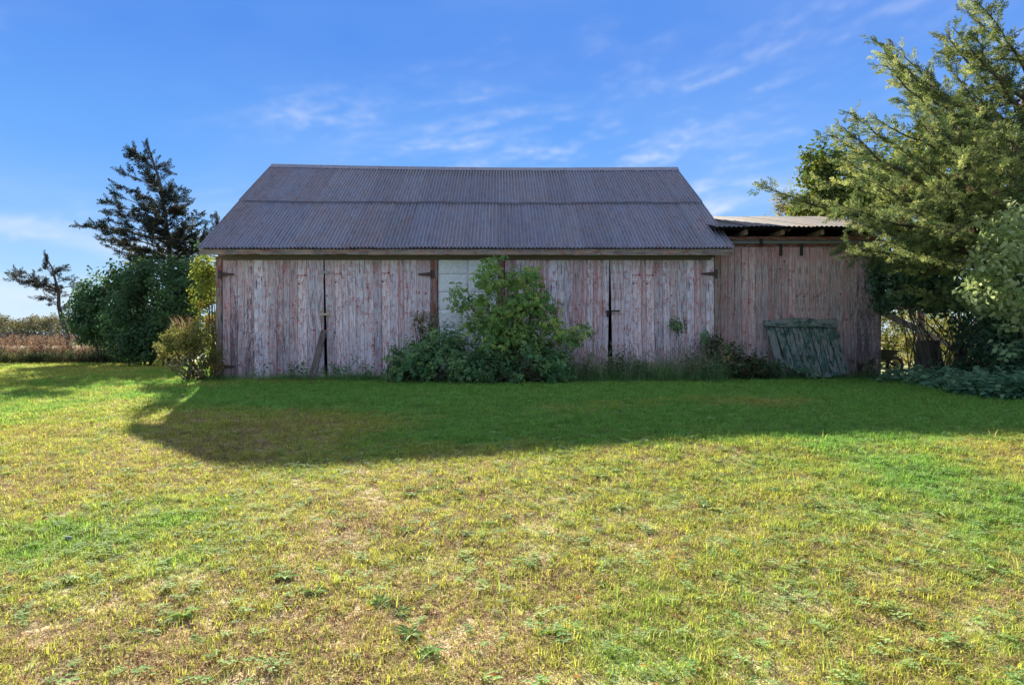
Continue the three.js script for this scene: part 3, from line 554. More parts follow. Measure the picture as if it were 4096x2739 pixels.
// ------------------------------------------------------------------ the lean-to shed
const SD = 14.75, SX0 = WX1 + 0.004, SX1 = at(879, 0, SD).x;
const shed = thing('shed', V((SX0 + SX1) / 2, 0, -SD), 'lower board shed on the right with a shallow iron roof', 'shed');
{
  const r = rng(303), back = -19.4, rx1 = SX1 + 0.45;
  { const sh = new THREE.Shape([[SD + 0.14, 0], [SD + 0.14, 3.2], [18.6, 4.06], [-back, 3.86], [-back, 0]].map(([a, b]) => new THREE.Vector2(a, b))), g = new THREE.ExtrudeGeometry(sh, { depth: 0.05, bevelEnabled: false }); g.rotateY(Math.PI / 2); g.translate(SX1 - 0.06, 0, 0); part(shed, 'side_wall', g, timber); }
  part(shed, 'rear_wall', new GB().box(SX0 - 0.05, SX1 - 0.04, 0, 3.92, back - 0.1, back - 0.005).geo(), timber);
  part(shed, 'corner_post', new GB().box(SX1 - 0.05, SX1 + 0.06, -0.05, 3.02, -SD - 0.13, -SD - 0.02).geo(), timber);
  part(shed, 'header_board', new GB().box(SX0 + 0.03, SX1 + 0.05, 2.955, 3.03, -SD - 0.03, -SD + 0.005, 'x').geo(), redTimber);
  part(shed, 'lintel', new GB().box(SX0 + 0.03, SX1 - 0.06, 2.70, 2.95, -SD - 0.10, -SD - 0.036, 'x', 0.2).geo(), redTimber);
  const track = part(shed, 'sliding_track', new GB().box(SX0 + 0.22, SX1 - 0.15, 2.868, 2.94, -SD + 0.012, -SD + 0.042, 'x').geo(), mat({ color: rgb(0.20, 0.20, 0.19), roughness: 0.6, metalness: 0.5 }));
  { const p = at(760, 240.5, SD); piece(track, 'bracket', new GB().box(-0.035, 0.035, -0.09, 0.07, 0, 0.03).geo(), blackIron, V(p.x, 2.91, -SD + 0.036)); }
  const b = new GB(); for (const y of [0.3, 1.4, 2.5]) b.box(SX0 + 0.1, SX1 - 0.1, y - 0.07, y + 0.07, -SD - 0.05, -SD - 0.024, 'x');
  const door = part(shed, 'sliding_door', b.geo(), darkTimber), n = 24, cut = [0];
  for (let i = 1; i <= n; i++) cut.push(cut[i - 1] + 0.85 + 0.3 * r());
  for (let i = 0; i < n; i++) {
    const a = lerp(SX0 + 0.01, SX1 - 0.004, cut[i] / cut[n]), c = lerp(SX0 + 0.01, SX1 - 0.004, cut[i + 1] / cut[n]), gp = 0.0015 + 0.002 * r();
    part(door, 'plank', board(a + gp, c - gp, a + gp, c - gp, -0.03 + 0.02 * r(), 2.80 - 0.01 * r(), -SD + 0.008 + 0.005 * (r() - 0.5), 0.024, i > 14 && r() < (i - 13) * 0.09 ? 11 + Math.floor(r() * 5) : Math.floor(r() * 11), 0, r), shedWood);
  }
  for (const px of [780, 800.6]) { const p = at(px, 250, SD); piece(door, 'hanger', new GB().box(-0.032, 0.032, -0.12, 0.16, 0, 0.02).geo(), blackIron, V(p.x, p.y, -SD + 0.016)); }
  // roof
  const SE = (u, t) => V(lerp(SX0 - 0.05, rx1, u), lerp(3.18, 4.13, t) + 0.015 * (fbm(u * 8, t * 3, 2) - 0.5), lerp(-14.4, -18.7, t));
  const deck = new GB(); { const q = [[0.003, 0.004], [0.997, 0.004], [0.997, 0.996], [0.003, 0.996]].map(([u, t]) => SE(u, t).add(V(0, -0.02, 0))); deck.quad(...q); const e = q.map((v) => v.clone().add(V(0, -0.025, 0))).reverse(); deck.quad(...e); deck.quad(SE(0.997, 0.99).add(V(0, -0.03, 0)), SE(0.003, 0.99).add(V(0, -0.03, 0)), V(SX0, 3.9, back - 0.2), V(rx1, 3.9, back - 0.2)); }
  const roof = part(shed, 'roof', deck.geo(), darkTimber);
  for (let i = 0; i < 6; i++) { const g = corrugated(SE, i / 6, Math.min(1, (i + 1) / 6 + 0.006), -0.003 + 0.003 * r(), 0.998, 7, 0.011, 0.002 + 0.006 * (i % 2), 0.002 + 0.006 * (i % 2), [4, 4.4], r()); part(roof, 'roof_sheet', g, shedIron); }
  for (const px of [742, 778, 817, 855]) { const x = at(px, 0, SD).x; part(shed, 'rafter', new GB().box(x - 0.035, x + 0.035, 3.035, 3.145, -15.5, -14.5, 'z').geo(), timber); }
}
// green board hatch leaning on the shed
{
  const base = V(at(812, 0, 14.35).x, 0.02, -14.32), t = thing('plank_hatch', base, 'mossy green board hatch leaning against the shed wall', 'hatch'), r = rng(77);
  const gm = texture(512, 512, (x, y) => { const g = fbm(x * 0.25, y * 0.012, 4), p = sm(0.47, 0.56, 0.6 * fbm(x * 0.03, y * 0.02, 4) + 0.4 * fbm(x * 0.2, y * 0.03, 3)), v = 0.5 + 1.0 * g; const c = mix3([0.21, 0.215, 0.20], mix3([0.03, 0.085, 0.06], [0.075, 0.155, 0.11], vn(x * 0.05, y * 0.05)), p); return mix3([c[0] * v, c[1] * v, c[2] * v], [0.02, 0.022, 0.02], 0.8 * sm(0.60, 0.72, fbm(x * 0.05 + 9, y * 0.012 + 5, 4))); });
  const m = mat({ map: gm, bumpMap: gm, bumpScale: 0.004 }), H = 1.18;
  const g0 = new GB(); for (const s of [0.28, 0.80]) g0.box(-0.70, 0.72, s * H - 0.05, s * H + 0.05, -0.05, -0.024, 'x');
  const inner = new THREE.Group(); inner.name = 'panel'; inner.rotation.set(-0.29, 0.03, 0); t.add(inner);
  const put = (name, g) => { const q = shade(new THREE.Mesh(g, m)); q.name = name; inner.add(q); };
  put('batten', g0.geo());
  const shear = -0.19;
  for (let i = 0; i < 8; i++) {
    const w = 1.50 / 8, x0 = -0.70 + i * w, gp = 0.004 + 0.012 * r(), y0 = i === 2 || i === 4 ? 0.02 : 0.0, b = board(x0 + gp, x0 + w - gp, x0 + shear + gp, x0 + w + shear - gp, y0 + 0.22 * r() * r(), H - 0.02, (i % 2) * 0.009, 0.022, i, 0, r);
    const U = b.attributes.uv, P = b.attributes.position; for (let k = 0; k < U.count; k++) U.setXY(k, P.getX(k) * 0.9 + i * 0.37, P.getY(k) * 0.8 + i * 0.21);
    put('plank', b);
  }
  const tb = new THREE.BoxGeometry(1.58, 0.19, 0.035, 24, 2, 1); { const P = tb.attributes.position, U = tb.attributes.uv; for (let k = 0; k < P.count; k++) { if (P.getY(k) > 0.05) P.setY(k, P.getY(k) + 0.05 * (fbm(P.getX(k) * 5, 1, 3) - 0.55) + (P.getX(k) < -0.42 ? -0.045 : 0)); U.setXY(k, P.getY(k) + 0.3, P.getX(k)); } tb.computeVertexNormals(); tb.translate(-0.13, H + 0.01, 0.034); }
  put('top_board', tb);
}
// timber frame with brace beside the shed
{
  const t = thing('pen_frame', V(at(921, 0, 15.4).x, 0, -15.4), 'open timber frame with a diagonal brace right of the shed', 'frame');
  const beam = (name, a, b, w, h) => { const d = b.clone().sub(a), g = new GB().box(-w / 2, w / 2, 0, d.length(), -h / 2, h / 2).geo(); g.applyQuaternion(new THREE.Quaternion().setFromUnitVectors(UPV, d.normalize())); g.translate(a.x, a.y, a.z); part(t, name, g, timber); };
  beam('rail', V(SX1 + 0.07, 1.53, -15.4), V(at(1000, 0, 15.4).x, 1.55, -15.4), 0.11, 0.10);
  beam('post', V(at(921, 0, 15.4).x, -0.1, -15.42), V(at(921, 0, 15.4).x, 1.46, -15.42), 0.13, 0.12);
  beam('post', V(at(990, 0, 15.4).x, -0.1, -15.42), V(at(990, 0, 15.4).x, 1.46, -15.42), 0.13, 0.12);
  beam('brace', at(880, 311, 15.22), at(965, 352, 15.3), 0.13, 0.05);
}
// stumps
function stump(label, px, pyTop, d, r0, r1, seed) {
  const c = at(px, pyTop, d), gy = groundY(c.x, c.z), h = c.y - gy, N = 26, p = [], idx = [], uv = [], rows = 8;
  for (let j = 0; j <= rows; j++) for (let i = 0; i <= N; i++) { const a = i / N * 6.283, t = j / rows, fl = lerp(r1, r0, Math.pow(t, 0.6)) * (0.86 + 0.3 * vn(Math.cos(a) * 2.2 + 5 + seed, Math.sin(a) * 2.2 + t * 0.5 + 5)) * (1 + (1 - t) * 0.12 * Math.sin(a * 5 + seed)); p.push(Math.cos(a) * fl, t * h - 0.03 + (j === rows ? 0.03 * vn(a * 2, seed) : 0), Math.sin(a) * fl); uv.push(i / N * 2, t); }
  for (let j = 0; j < rows; j++) for (let i = 0; i < N; i++) { const k = j * (N + 1) + i, l = k + N + 1; idx.push(k, l, k + 1, k + 1, l, l + 1); }
  const g = new THREE.BufferGeometry(); g.setAttribute('position', new THREE.Float32BufferAttribute(p, 3)); g.setAttribute('uv', new THREE.Float32BufferAttribute(uv, 2)); g.setIndex(idx); g.computeVertexNormals();
  const t = thing('tree_stump', V(c.x, gy, c.z), label, 'stump'); const m1 = shade(new THREE.Mesh(g, bark)); m1.name = 'bark'; t.add(m1);
  const top = new THREE.CircleGeometry(r0 * 0.93, 20); top.rotateX(-Math.PI / 2); top.translate(0, h - 0.035, 0); const m2 = shade(new THREE.Mesh(top, mat({ color: rgb(0.17, 0.14, 0.11) }))); m2.name = 'cut_face'; t.add(m2);
}
stump('wide dark stump flaring at its foot under the frame post', 928, 339.5, 14.1, 0.22, 0.33, 3);
stump('narrow dark stump right of the wide one', 961, 342, 13.6, 0.11, 0.15, 9);
// wheelbarrow half hidden behind the shed corner
{
  const c = V(at(876, 0, 15.9).x, 0, -15.9), t = thing('wheelbarrow', c, 'old dark wheelbarrow half hidden behind the shed corner', 'wheelbarrow');
  const put = (name, g, m, par = t) => { const q = shade(new THREE.Mesh(g, m)); q.name = name; par.add(q); return q; };
  const A = [V(-0.36, 0.60, 0.30), V(0.40, 0.56, 0.30), V(0.40, 0.56, -0.30), V(-0.36, 0.60, -0.30)], B = [V(-0.26, 0.36, 0.2), V(0.18, 0.33, 0.2), V(0.18, 0.33, -0.2), V(-0.26, 0.36, -0.2)], g = new GB();
  for (const o of [0, 0.012]) for (let i = 0; i < 4; i++) { const j = (i + 1) % 4, q = [A[i], A[j], B[j], B[i]].map((v) => v.clone().multiplyScalar(1 - o)); if (!o) q.reverse(); g.quad(...q); } g.quad(B[0], B[1], B[2], B[3]); for (let i = 0; i < 4; i++) { const j = (i + 1) % 4; g.quad(A[i], A[j], A[j].clone().multiplyScalar(0.988), A[i].clone().multiplyScalar(0.988)); }
  put('tray', g.geo(), mat({ color: rgb(0.05, 0.055, 0.045), roughness: 0.6, metalness: 0.3 }));
  const tyre = new THREE.TorusGeometry(0.17, 0.038, 10, 26); tyre.translate(0.44, 0.21, 0); const w = put('wheel', tyre, mat({ color: rgb(0.02, 0.02, 0.02), roughness: 0.8 }));
  const hub = [new THREE.CylinderGeometry(0.03, 0.03, 0.12, 10).rotateX(Math.PI / 2).translate(0.44, 0.21, 0)]; for (let i = 0; i < 6; i++) { const a = i * 1.047; hub.push(new THREE.CylinderGeometry(0.006, 0.006, 0.17, 5).translate(0, 0.085, 0).rotateZ(a).translate(0.44, 0.21, 0)); } put('spokes', mergeGeometries(hub), rustyIron, w);
  for (const s of [-1, 1]) { put('handle', tube([V(0.46, 0.22, s * 0.07), V(0.1, 0.34, s * 0.17), V(-0.3, 0.42, s * 0.24), V(-0.85, 0.62, s * 0.27)], [0.017, 0.017, 0.017, 0.019], 7), blackIron); put('leg', tube([V(-0.16, 0.38, s * 0.2), V(-0.30, 0.02, s * 0.21)], [0.014, 0.014], 6), blackIron); }
}
console.log('shed');

// ------------------------------------------------------------------ trees and shrubs
const G0 = (v) => V(v.x, groundY(v.x, v.z), v.z);
// left: tall thin cedar
{
  const d = 24, tr = [G0(at(173, 0, d)), at(172.5, 300, d), at(171, 262, d), at(166, 215, d), at(160, 180, d), at(152, 155, d), at(147.5, 143, d)];
  const T = (px, py, dz = 0) => at(px, py, d + dz), lim = [];
  for (const [py, x, y, dz] of [[160, 135, 155, 0], [172, 130, 151, .3], [190, 121, 173, -.4], [186, 133, 160, .5], [206, 117, 186, .2], [214, 116, 196, -.6], [224, 102, 203, .2], [232, 108, 212, .8], [240, 102, 219, -.5], [243, 81, 226, .2], [252, 90, 228, -.9], [258, 100, 238, .4], [266, 112, 245, 1.1], [270, 120, 254, -.8], [168, 166, 170, .2], [196, 183, 190, .2], [205, 182, 196, -.5], [222, 189, 204, .3], [230, 200, 214, -.4], [240, 205, 223, .5], [247, 207, 231, -.3], [256, 205, 238, .2], [262, 200, 245, -1], [268, 192, 254, .6], [230, 150, 205, 1.6], [240, 190, 226, 1.7], [238, 150, 226, -1.6], [250, 176, 240, -1.8], [258, 140, 250, 1.9], [274, 138, 262, .3], [275, 196, 262, .2], [200, 150, 180, .9], [212, 178, 200, -1.2]]) lim.push([at(0, py, d).y, T(x, y, dz)]);
  conifer('cedar_tree', 'tall ragged cedar standing behind the dark shrubs left of the barn', 'cedars', { seed: 21, trunk: tr, r0: 0.10, bark: darkBark, limbs: lim, dens: 0.78, droop: -0.03, bare: 0.10, step: 0.10, flat: 0.28, lift: 0.12, twig: 0.40, sag: 0.05, pack: 0.085, size: 1.1, c0: [0.014, 0.020, 0.013], c1: [0.04, 0.04, 0.022], random: 12, y0: 2.6, y1: 6.0, reach: (f) => lerp(1.3, 0.5, f), rise: 0.1 });
  // leaning small one
  const e = 25, t2 = [G0(at(71, 0, e)), at(68, 337, e), at(62, 318, e), at(59, 306, e), at(59, 292, e), at(56, 281, e), at(53, 268, e), at(46, 257, e)], l2 = [];
  for (const [py, x, y, dz] of [[290, 12, 272, 0], [291, 14, 279, .4], [289, 25, 276, -.3], [298, 38, 298, .2], [277, 43, 265, .3], [283, 74, 275, .2], [288, 80, 286, -.3], [296, 60, 292, .7], [302, 50, 304, -.2], [306, 66, 306, .4], [285, 40, 282, -.5], [270, 62, 268, .3]]) l2.push([at(0, py, e).y, at(x, y, e + dz)]);
  conifer('cedar_tree', 'small cedar leaning left above the brown weeds', 'cedars', { seed: 22, trunk: t2, r0: 0.10, bark: darkBark, limbs: l2, dens: 0.8, droop: 0.0, bare: 0.15, step: 0.10, flat: 0.5, lift: 0.12, twig: 0.28, sag: 0.05, pack: 0.09, size: 1.05, c0: [0.018, 0.02, 0.014], c1: [0.05, 0.042, 0.025] });
  // top showing beside the barn roof
  const h = 23.5, t3 = [G0(at(224, 0, h)), at(221, 280, h), at(219, 240, h), at(217, 213, h)], l3 = [];
  for (const [py, x, y] of [[232, 210, 221], [238, 229, 227], [226, 213, 216], [245, 207, 234], [252, 204, 240], [250, 232, 236], [262, 203, 250]]) l3.push([at(0, py, h).y, at(x, y, h + 0.3)]);
  conifer('cedar_tree', 'thin cedar top showing beside the left roof edge', 'cedars', { seed: 23, trunk: t3, r0: 0.09, limbs: l3, dens: 0.8, droop: 0, bare: 0.15, step: 0.12, flat: 0.4, lift: 0.2, twig: 0.3, sag: 0, pack: 0.13, size: 0.9, c0: [0.025, 0.03, 0.018], c1: [0.07, 0.06, 0.03] });
}
// left: dark shrubs
{
  const c0 = [0.05, 0.115, 0.05], c1 = [0.12, 0.21, 0.07];
  leafy('dark_shrub', 'big rounded dark green shrub left of the barn', 'shrub', 'dark shrubs', { seed: 31, base: G0(at(165, 0, 21.5)), foot: 1.2, stems: 6, stemR: 0.03, shapes: X.broad, size: 1.3, cut: 0.40, gap: 1.8, lobes: [[at(150, 318, 21.3), V(1.35, 1.45, 1.2), 900, c0, c1], [at(185, 312, 21.6), V(1.15, 1.6, 1.2), 900, c0, c1], [at(165, 286, 21.8), V(1.4, 0.8, 1.0), 600, c0, c1], [at(135, 280, 22), V(0.8, 0.6, 0.8), 260, c0, [0.15, 0.16, 0.03]], [at(195, 290, 21.2), V(0.7, 0.9, 0.7), 320, c0, c1], [at(160, 345, 21), V(1.5, 0.6, 0.9), 500, c0, c1]] });
  leafy('dark_shrub', 'lower dark green shrub left of the big rounded one', 'shrub', 'dark shrubs', { seed: 32, base: G0(at(112, 0, 22.3)), foot: 1.0, stems: 5, stemR: 0.025, shapes: X.broad, size: 1.2, cut: 0.42, gap: 2.0, lobes: [[at(112, 308, 22.3), V(1.1, 1.3, 1.0), 700, c0, c1], [at(94, 318, 22.5), V(0.7, 0.9, 0.8), 320, c0, c1], [at(118, 285, 22.5), V(0.75, 0.6, 0.7), 260, c0, c1], [at(90, 300, 22.6), V(0.5, 0.5, 0.5), 120, c0, c1]] });
}
// barn's left corner: climbing vine and the arching shrub in front of it
{
  const vy = [0.34, 0.36, 0.05], vd = [0.12, 0.17, 0.03], vr = [0.5, 0.2, 0.05];
  leafy('climbing_vine', 'yellow-green vine climbing the left corner of the barn', 'vine', null, { seed: 41, base: V(WX0 - 0.18, 0, -14.6), foot: 0.2, stems: 3, shapes: X.broad, size: 0.72, cut: 0.42, gap: 4.5, lobes: [[V(WX0 - 0.34, 2.28, -14.7), V(0.20, 0.35, 0.5), 110, vd, vy], [V(WX0 - 0.36, 1.85, -14.7), V(0.26, 0.45, 0.55), 170, vd, vy], [V(WX0 - 0.27, 1.25, -14.6), V(0.20, 0.35, 0.5), 100, vd, vr], [V(WX0 - 0.18, 0.7, -14.5), V(0.2, 0.5, 0.5), 130, vd, vy], [V(WX0 - 0.05, 2.4, -14.35), V(0.12, 0.15, 0.12), 14, vd, vy]] });
  leafy('arching_shrub', 'yellowing arching shrub at the left foot of the barn', 'shrub', null, { seed: 42, base: G0(V(WX0 - 0.25, 0, -13.9)), foot: 0.5, stems: 5, shapes: X.small, size: 0.9, cut: 0.50, gap: 5, lobes: [[at(198, 345, 13.8), V(0.40, 0.42, 0.4), 300, [0.13, 0.14, 0.03], [0.34, 0.30, 0.08]], [at(183, 341, 13.7), V(0.35, 0.16, 0.3), 130, [0.16, 0.17, 0.04], [0.36, 0.32, 0.10]], [at(167, 350, 13.6), V(0.18, 0.14, 0.2), 46, [0.16, 0.17, 0.04], [0.40, 0.36, 0.12]], [at(158, 358, 13.5), V(0.08, 0.12, 0.1), 18, [0.16, 0.17, 0.04], [0.40, 0.36, 0.12]], [at(204, 366, 13.7), V(0.30, 0.30, 0.35), 200, [0.08, 0.09, 0.03], [0.25, 0.17, 0.07]], [at(190, 372, 13.4), V(0.3, 0.16, 0.3), 60, [0.10, 0.10, 0.04], [0.28, 0.2, 0.1]]] });
}
// middle: sapling and the brambles at its foot
{
  const g0 = [0.16, 0.31, 0.085], g1 = [0.44, 0.52, 0.13], lob = [];
  for (const [x, y, rx, ry, n] of [[488, 282, .30, .36, 66], [491, 266, .20, .16, 20], [459, 291, .12, .12, 12], [480, 308, .28, .2, 44], [457, 303, .16, .14, 12], [515, 282, .24, .26, 40], [531, 277, .18, .2, 26], [535, 302, .32, .28, 62], [512, 310, .42, .34, 100], [490, 326, .42, .28, 80], [520, 335, .55, .36, 130], [552, 334, .30, .24, 46], [566, 340, .26, .16, 26], [470, 330, .26, .16, 20], [545, 318, .26, .2, 34], [500, 350, .55, .3, 100], [538, 352, .42, .28, 70], [583, 332, .14, .12, 14]]) lob.push([at(x, y, 13.35), V(rx * 0.92, ry * 0.92, 0.34), Math.round(n * 0.52), g0, g1]);
  leafy('sapling', 'bushy green sapling growing against the pale block pier', 'tree', null, { seed: 51, base: G0(at(515, 0, 13.4)), foot: 0.2, stems: 1, stemR: 0.022, shapes: X.compound, size: 0.95, cut: 0.25, gap: 4, fill: 0.5, lobes: lob });
  const b0 = [0.11, 0.24, 0.10], b1 = [0.30, 0.42, 0.15];
  leafy('bramble_bush', 'dark green bramble heap left of the sapling', 'bush', 'brambles', { seed: 52, base: G0(at(425, 0, 13.4)), foot: 1.4, stems: 4, shapes: [...X.broad, ...X.small, X.compound[0]], size: 0.85, cut: 0.48, gap: 3.6, lobes: [[at(415, 362, 13.4), V(0.5, 0.42, 0.42), 260, b0, b1], [at(438, 357, 13.45), V(0.5, 0.5, 0.42), 300, b0, b1], [at(460, 352, 13.5), V(0.42, 0.5, 0.38), 220, b0, b1], [at(398, 370, 13.4), V(0.25, 0.25, 0.3), 70, b0, b1], [at(470, 368, 13.2), V(0.5, 0.35, 0.4), 200, b0, b1]] });
  leafy('bramble_bush', 'dark green bramble heap under the sapling', 'bush', 'brambles', { seed: 53, base: G0(at(515, 0, 13.2)), foot: 1.2, stems: 4, shapes: [...X.broad, ...X.small, X.compound[1]], size: 0.85, cut: 0.48, gap: 3.8, lobes: [[at(498, 366, 13.1), V(0.6, 0.40, 0.4), 280, b0, [0.07, 0.12, 0.04]], [at(530, 364, 13.2), V(0.6, 0.4, 0.4), 280, b0, b1], [at(556, 366, 13.3), V(0.4, 0.32, 0.35), 120, b0, b1], [at(515, 378, 13.0), V(0.9, 0.2, 0.3), 160, b0, b1]] });
  leafy('spindly_weed', 'tall spindly weed with yellowing tips before the left door hinge post', 'weed', null, { seed: 54, base: G0(at(428, 0, 13.6)), foot: 0.4, stems: 4, shapes: X.small, size: 0.55, cut: 0.2, gap: 5, lobes: [[at(418, 320, 13.7), V(0.22, 0.10, 0.1), 34, [0.12, 0.14, 0.04], [0.3, 0.26, 0.06]], [at(428, 328, 13.7), V(0.25, 0.22, 0.1), 46, [0.08, 0.12, 0.04], [0.2, 0.2, 0.06]], [at(436, 316, 13.7), V(0.06, 0.25, 0.06), 20, [0.08, 0.12, 0.04], [0.2, 0.2, 0.06]]] });
  leafy('vine_sprig', 'small dark vine sprig on the right door', 'vine', null, { seed: 55, base: G0(at(690, 0, 14.15)), foot: 0.1, stems: 2, stemR: 0.006, shapes: X.broad, size: 0.8, cut: 0.0, lobes: [[at(676, 325, 14.2), V(0.14, 0.09, 0.04), 14, b0, b1], [at(703, 340, 14.15), V(0.08, 0.2, 0.05), 12, b0, b1]] });
}
// right of the barn corner
{
  const w0 = [0.06, 0.11, 0.05], w1 = [0.16, 0.17, 0.07];
  leafy('corner_weeds', 'leafy weeds at the joint of barn and shed', 'weed', null, { seed: 61, base: G0(at(728, 0, 14.1)), foot: 1.0, stems: 3, shapes: X.broad, size: 0.75, cut: 0.3, gap: 4, lobes: [[at(722, 362, 14.0), V(0.36, 0.34, 0.3), 120, w0, w1], [at(745, 367, 14.1), V(0.4, 0.26, 0.3), 110, w0, [0.18, 0.11, 0.04]], [at(716, 345, 14.1), V(0.12, 0.28, 0.12), 30, w0, w1], [at(768, 371, 14.2), V(0.3, 0.16, 0.25), 60, w0, w1]] });
  leafy('dry_weeds', 'thin dry weeds at the right foot of the shed door', 'weed', null, { seed: 62, base: G0(at(866, 0, 14.4)), foot: 0.6, stems: 5, stemR: 0.007, shapes: X.small, size: 0.7, cut: 0.35, gap: 4, lobes: [[at(866, 360, 14.45), V(0.36, 0.32, 0.15), 60, [0.05, 0.055, 0.03], [0.13, 0.09, 0.05]]] });
}
console.log('shrubs');
// right: the big cedar
{
  const d = 12.2, tr = [G0(at(1016, 0, d)), at(1015, 320, d), at(1014, 240, d), at(1018, 150, d), at(1026, 80, d), at(1033, 10, d), at(1040, -70, d), at(1046, -130, d)], lim = [];
  for (const [py, x, y, dz] of [[62, 964, 11, .2], [80, 972, 2, -.6], [112, 940, 34, .2], [118, 950, 28, -.8], [150, 874, 41, .5], [158, 880, 58, -.2], [160, 892, 50, 1.0], [162, 893, 74, 0], [168, 884, 66, -.8], [175, 905, 88, .4], [215, 828, 135, .6], [208, 845, 112, .2], [214, 843, 128, -.5], [222, 850, 150, 1.1], [205, 872, 118, -1.0], [258, 763, 187, 1.2], [250, 800, 200, .8], [245, 820, 178, .3], [240, 846, 160, -.6], [238, 860, 178, -1.4], [245, 840, 205, -1.2], [255, 858, 222, -1.6], [262, 850, 255, -.4], [266, 838, 245, .2], [270, 880, 240, -1.9], [235, 900, 150, -1.6], [225, 915, 120, -1.8], [200, 930, 110, -1.4], [180, 940, 130, -2.2], [240, 930, 180, -2.6], [250, 905, 205, -2.4], [260, 940, 225, -2.4], [190, 925, 85, .9], [130, 945, 62, 1.0], [100, 975, 40, -1.0], [275, 900, 262, -.8], [285, 915, 292, -.4], [290, 935, 305, .2], [280, 960, 300, -1.2], [230, 960, 160, -2.8], [140, 965, 90, -2.0], [170, 975, 120, -2.8], [205, 985, 150, -3], [215, 880, 165, 1.6], [200, 900, 100, 1.8]]) lim.push([at(0, py, d).y, at(x, y, d + dz)]);
  conifer('cedar_tree', 'large full cedar at the right edge reaching over the shed', 'cedars', { seed: 71, trunk: tr, r0: 0.13, bark: darkBark, limbs: lim, dens: 0.92, droop: 0.02, bare: 0.12, step: 0.066, flat: 0.6, lift: 0.12, twig: 0.46, sag: 0.14, pack: 0.085, size: 0.74, thick: 1.1, c0: [0.09, 0.14, 0.045], c1: [0.42, 0.44, 0.15], random: 14, y0: 2.4, y1: 8.6, reach: (f) => lerp(2.4, 0.9, f), rise: 0.25 });
}
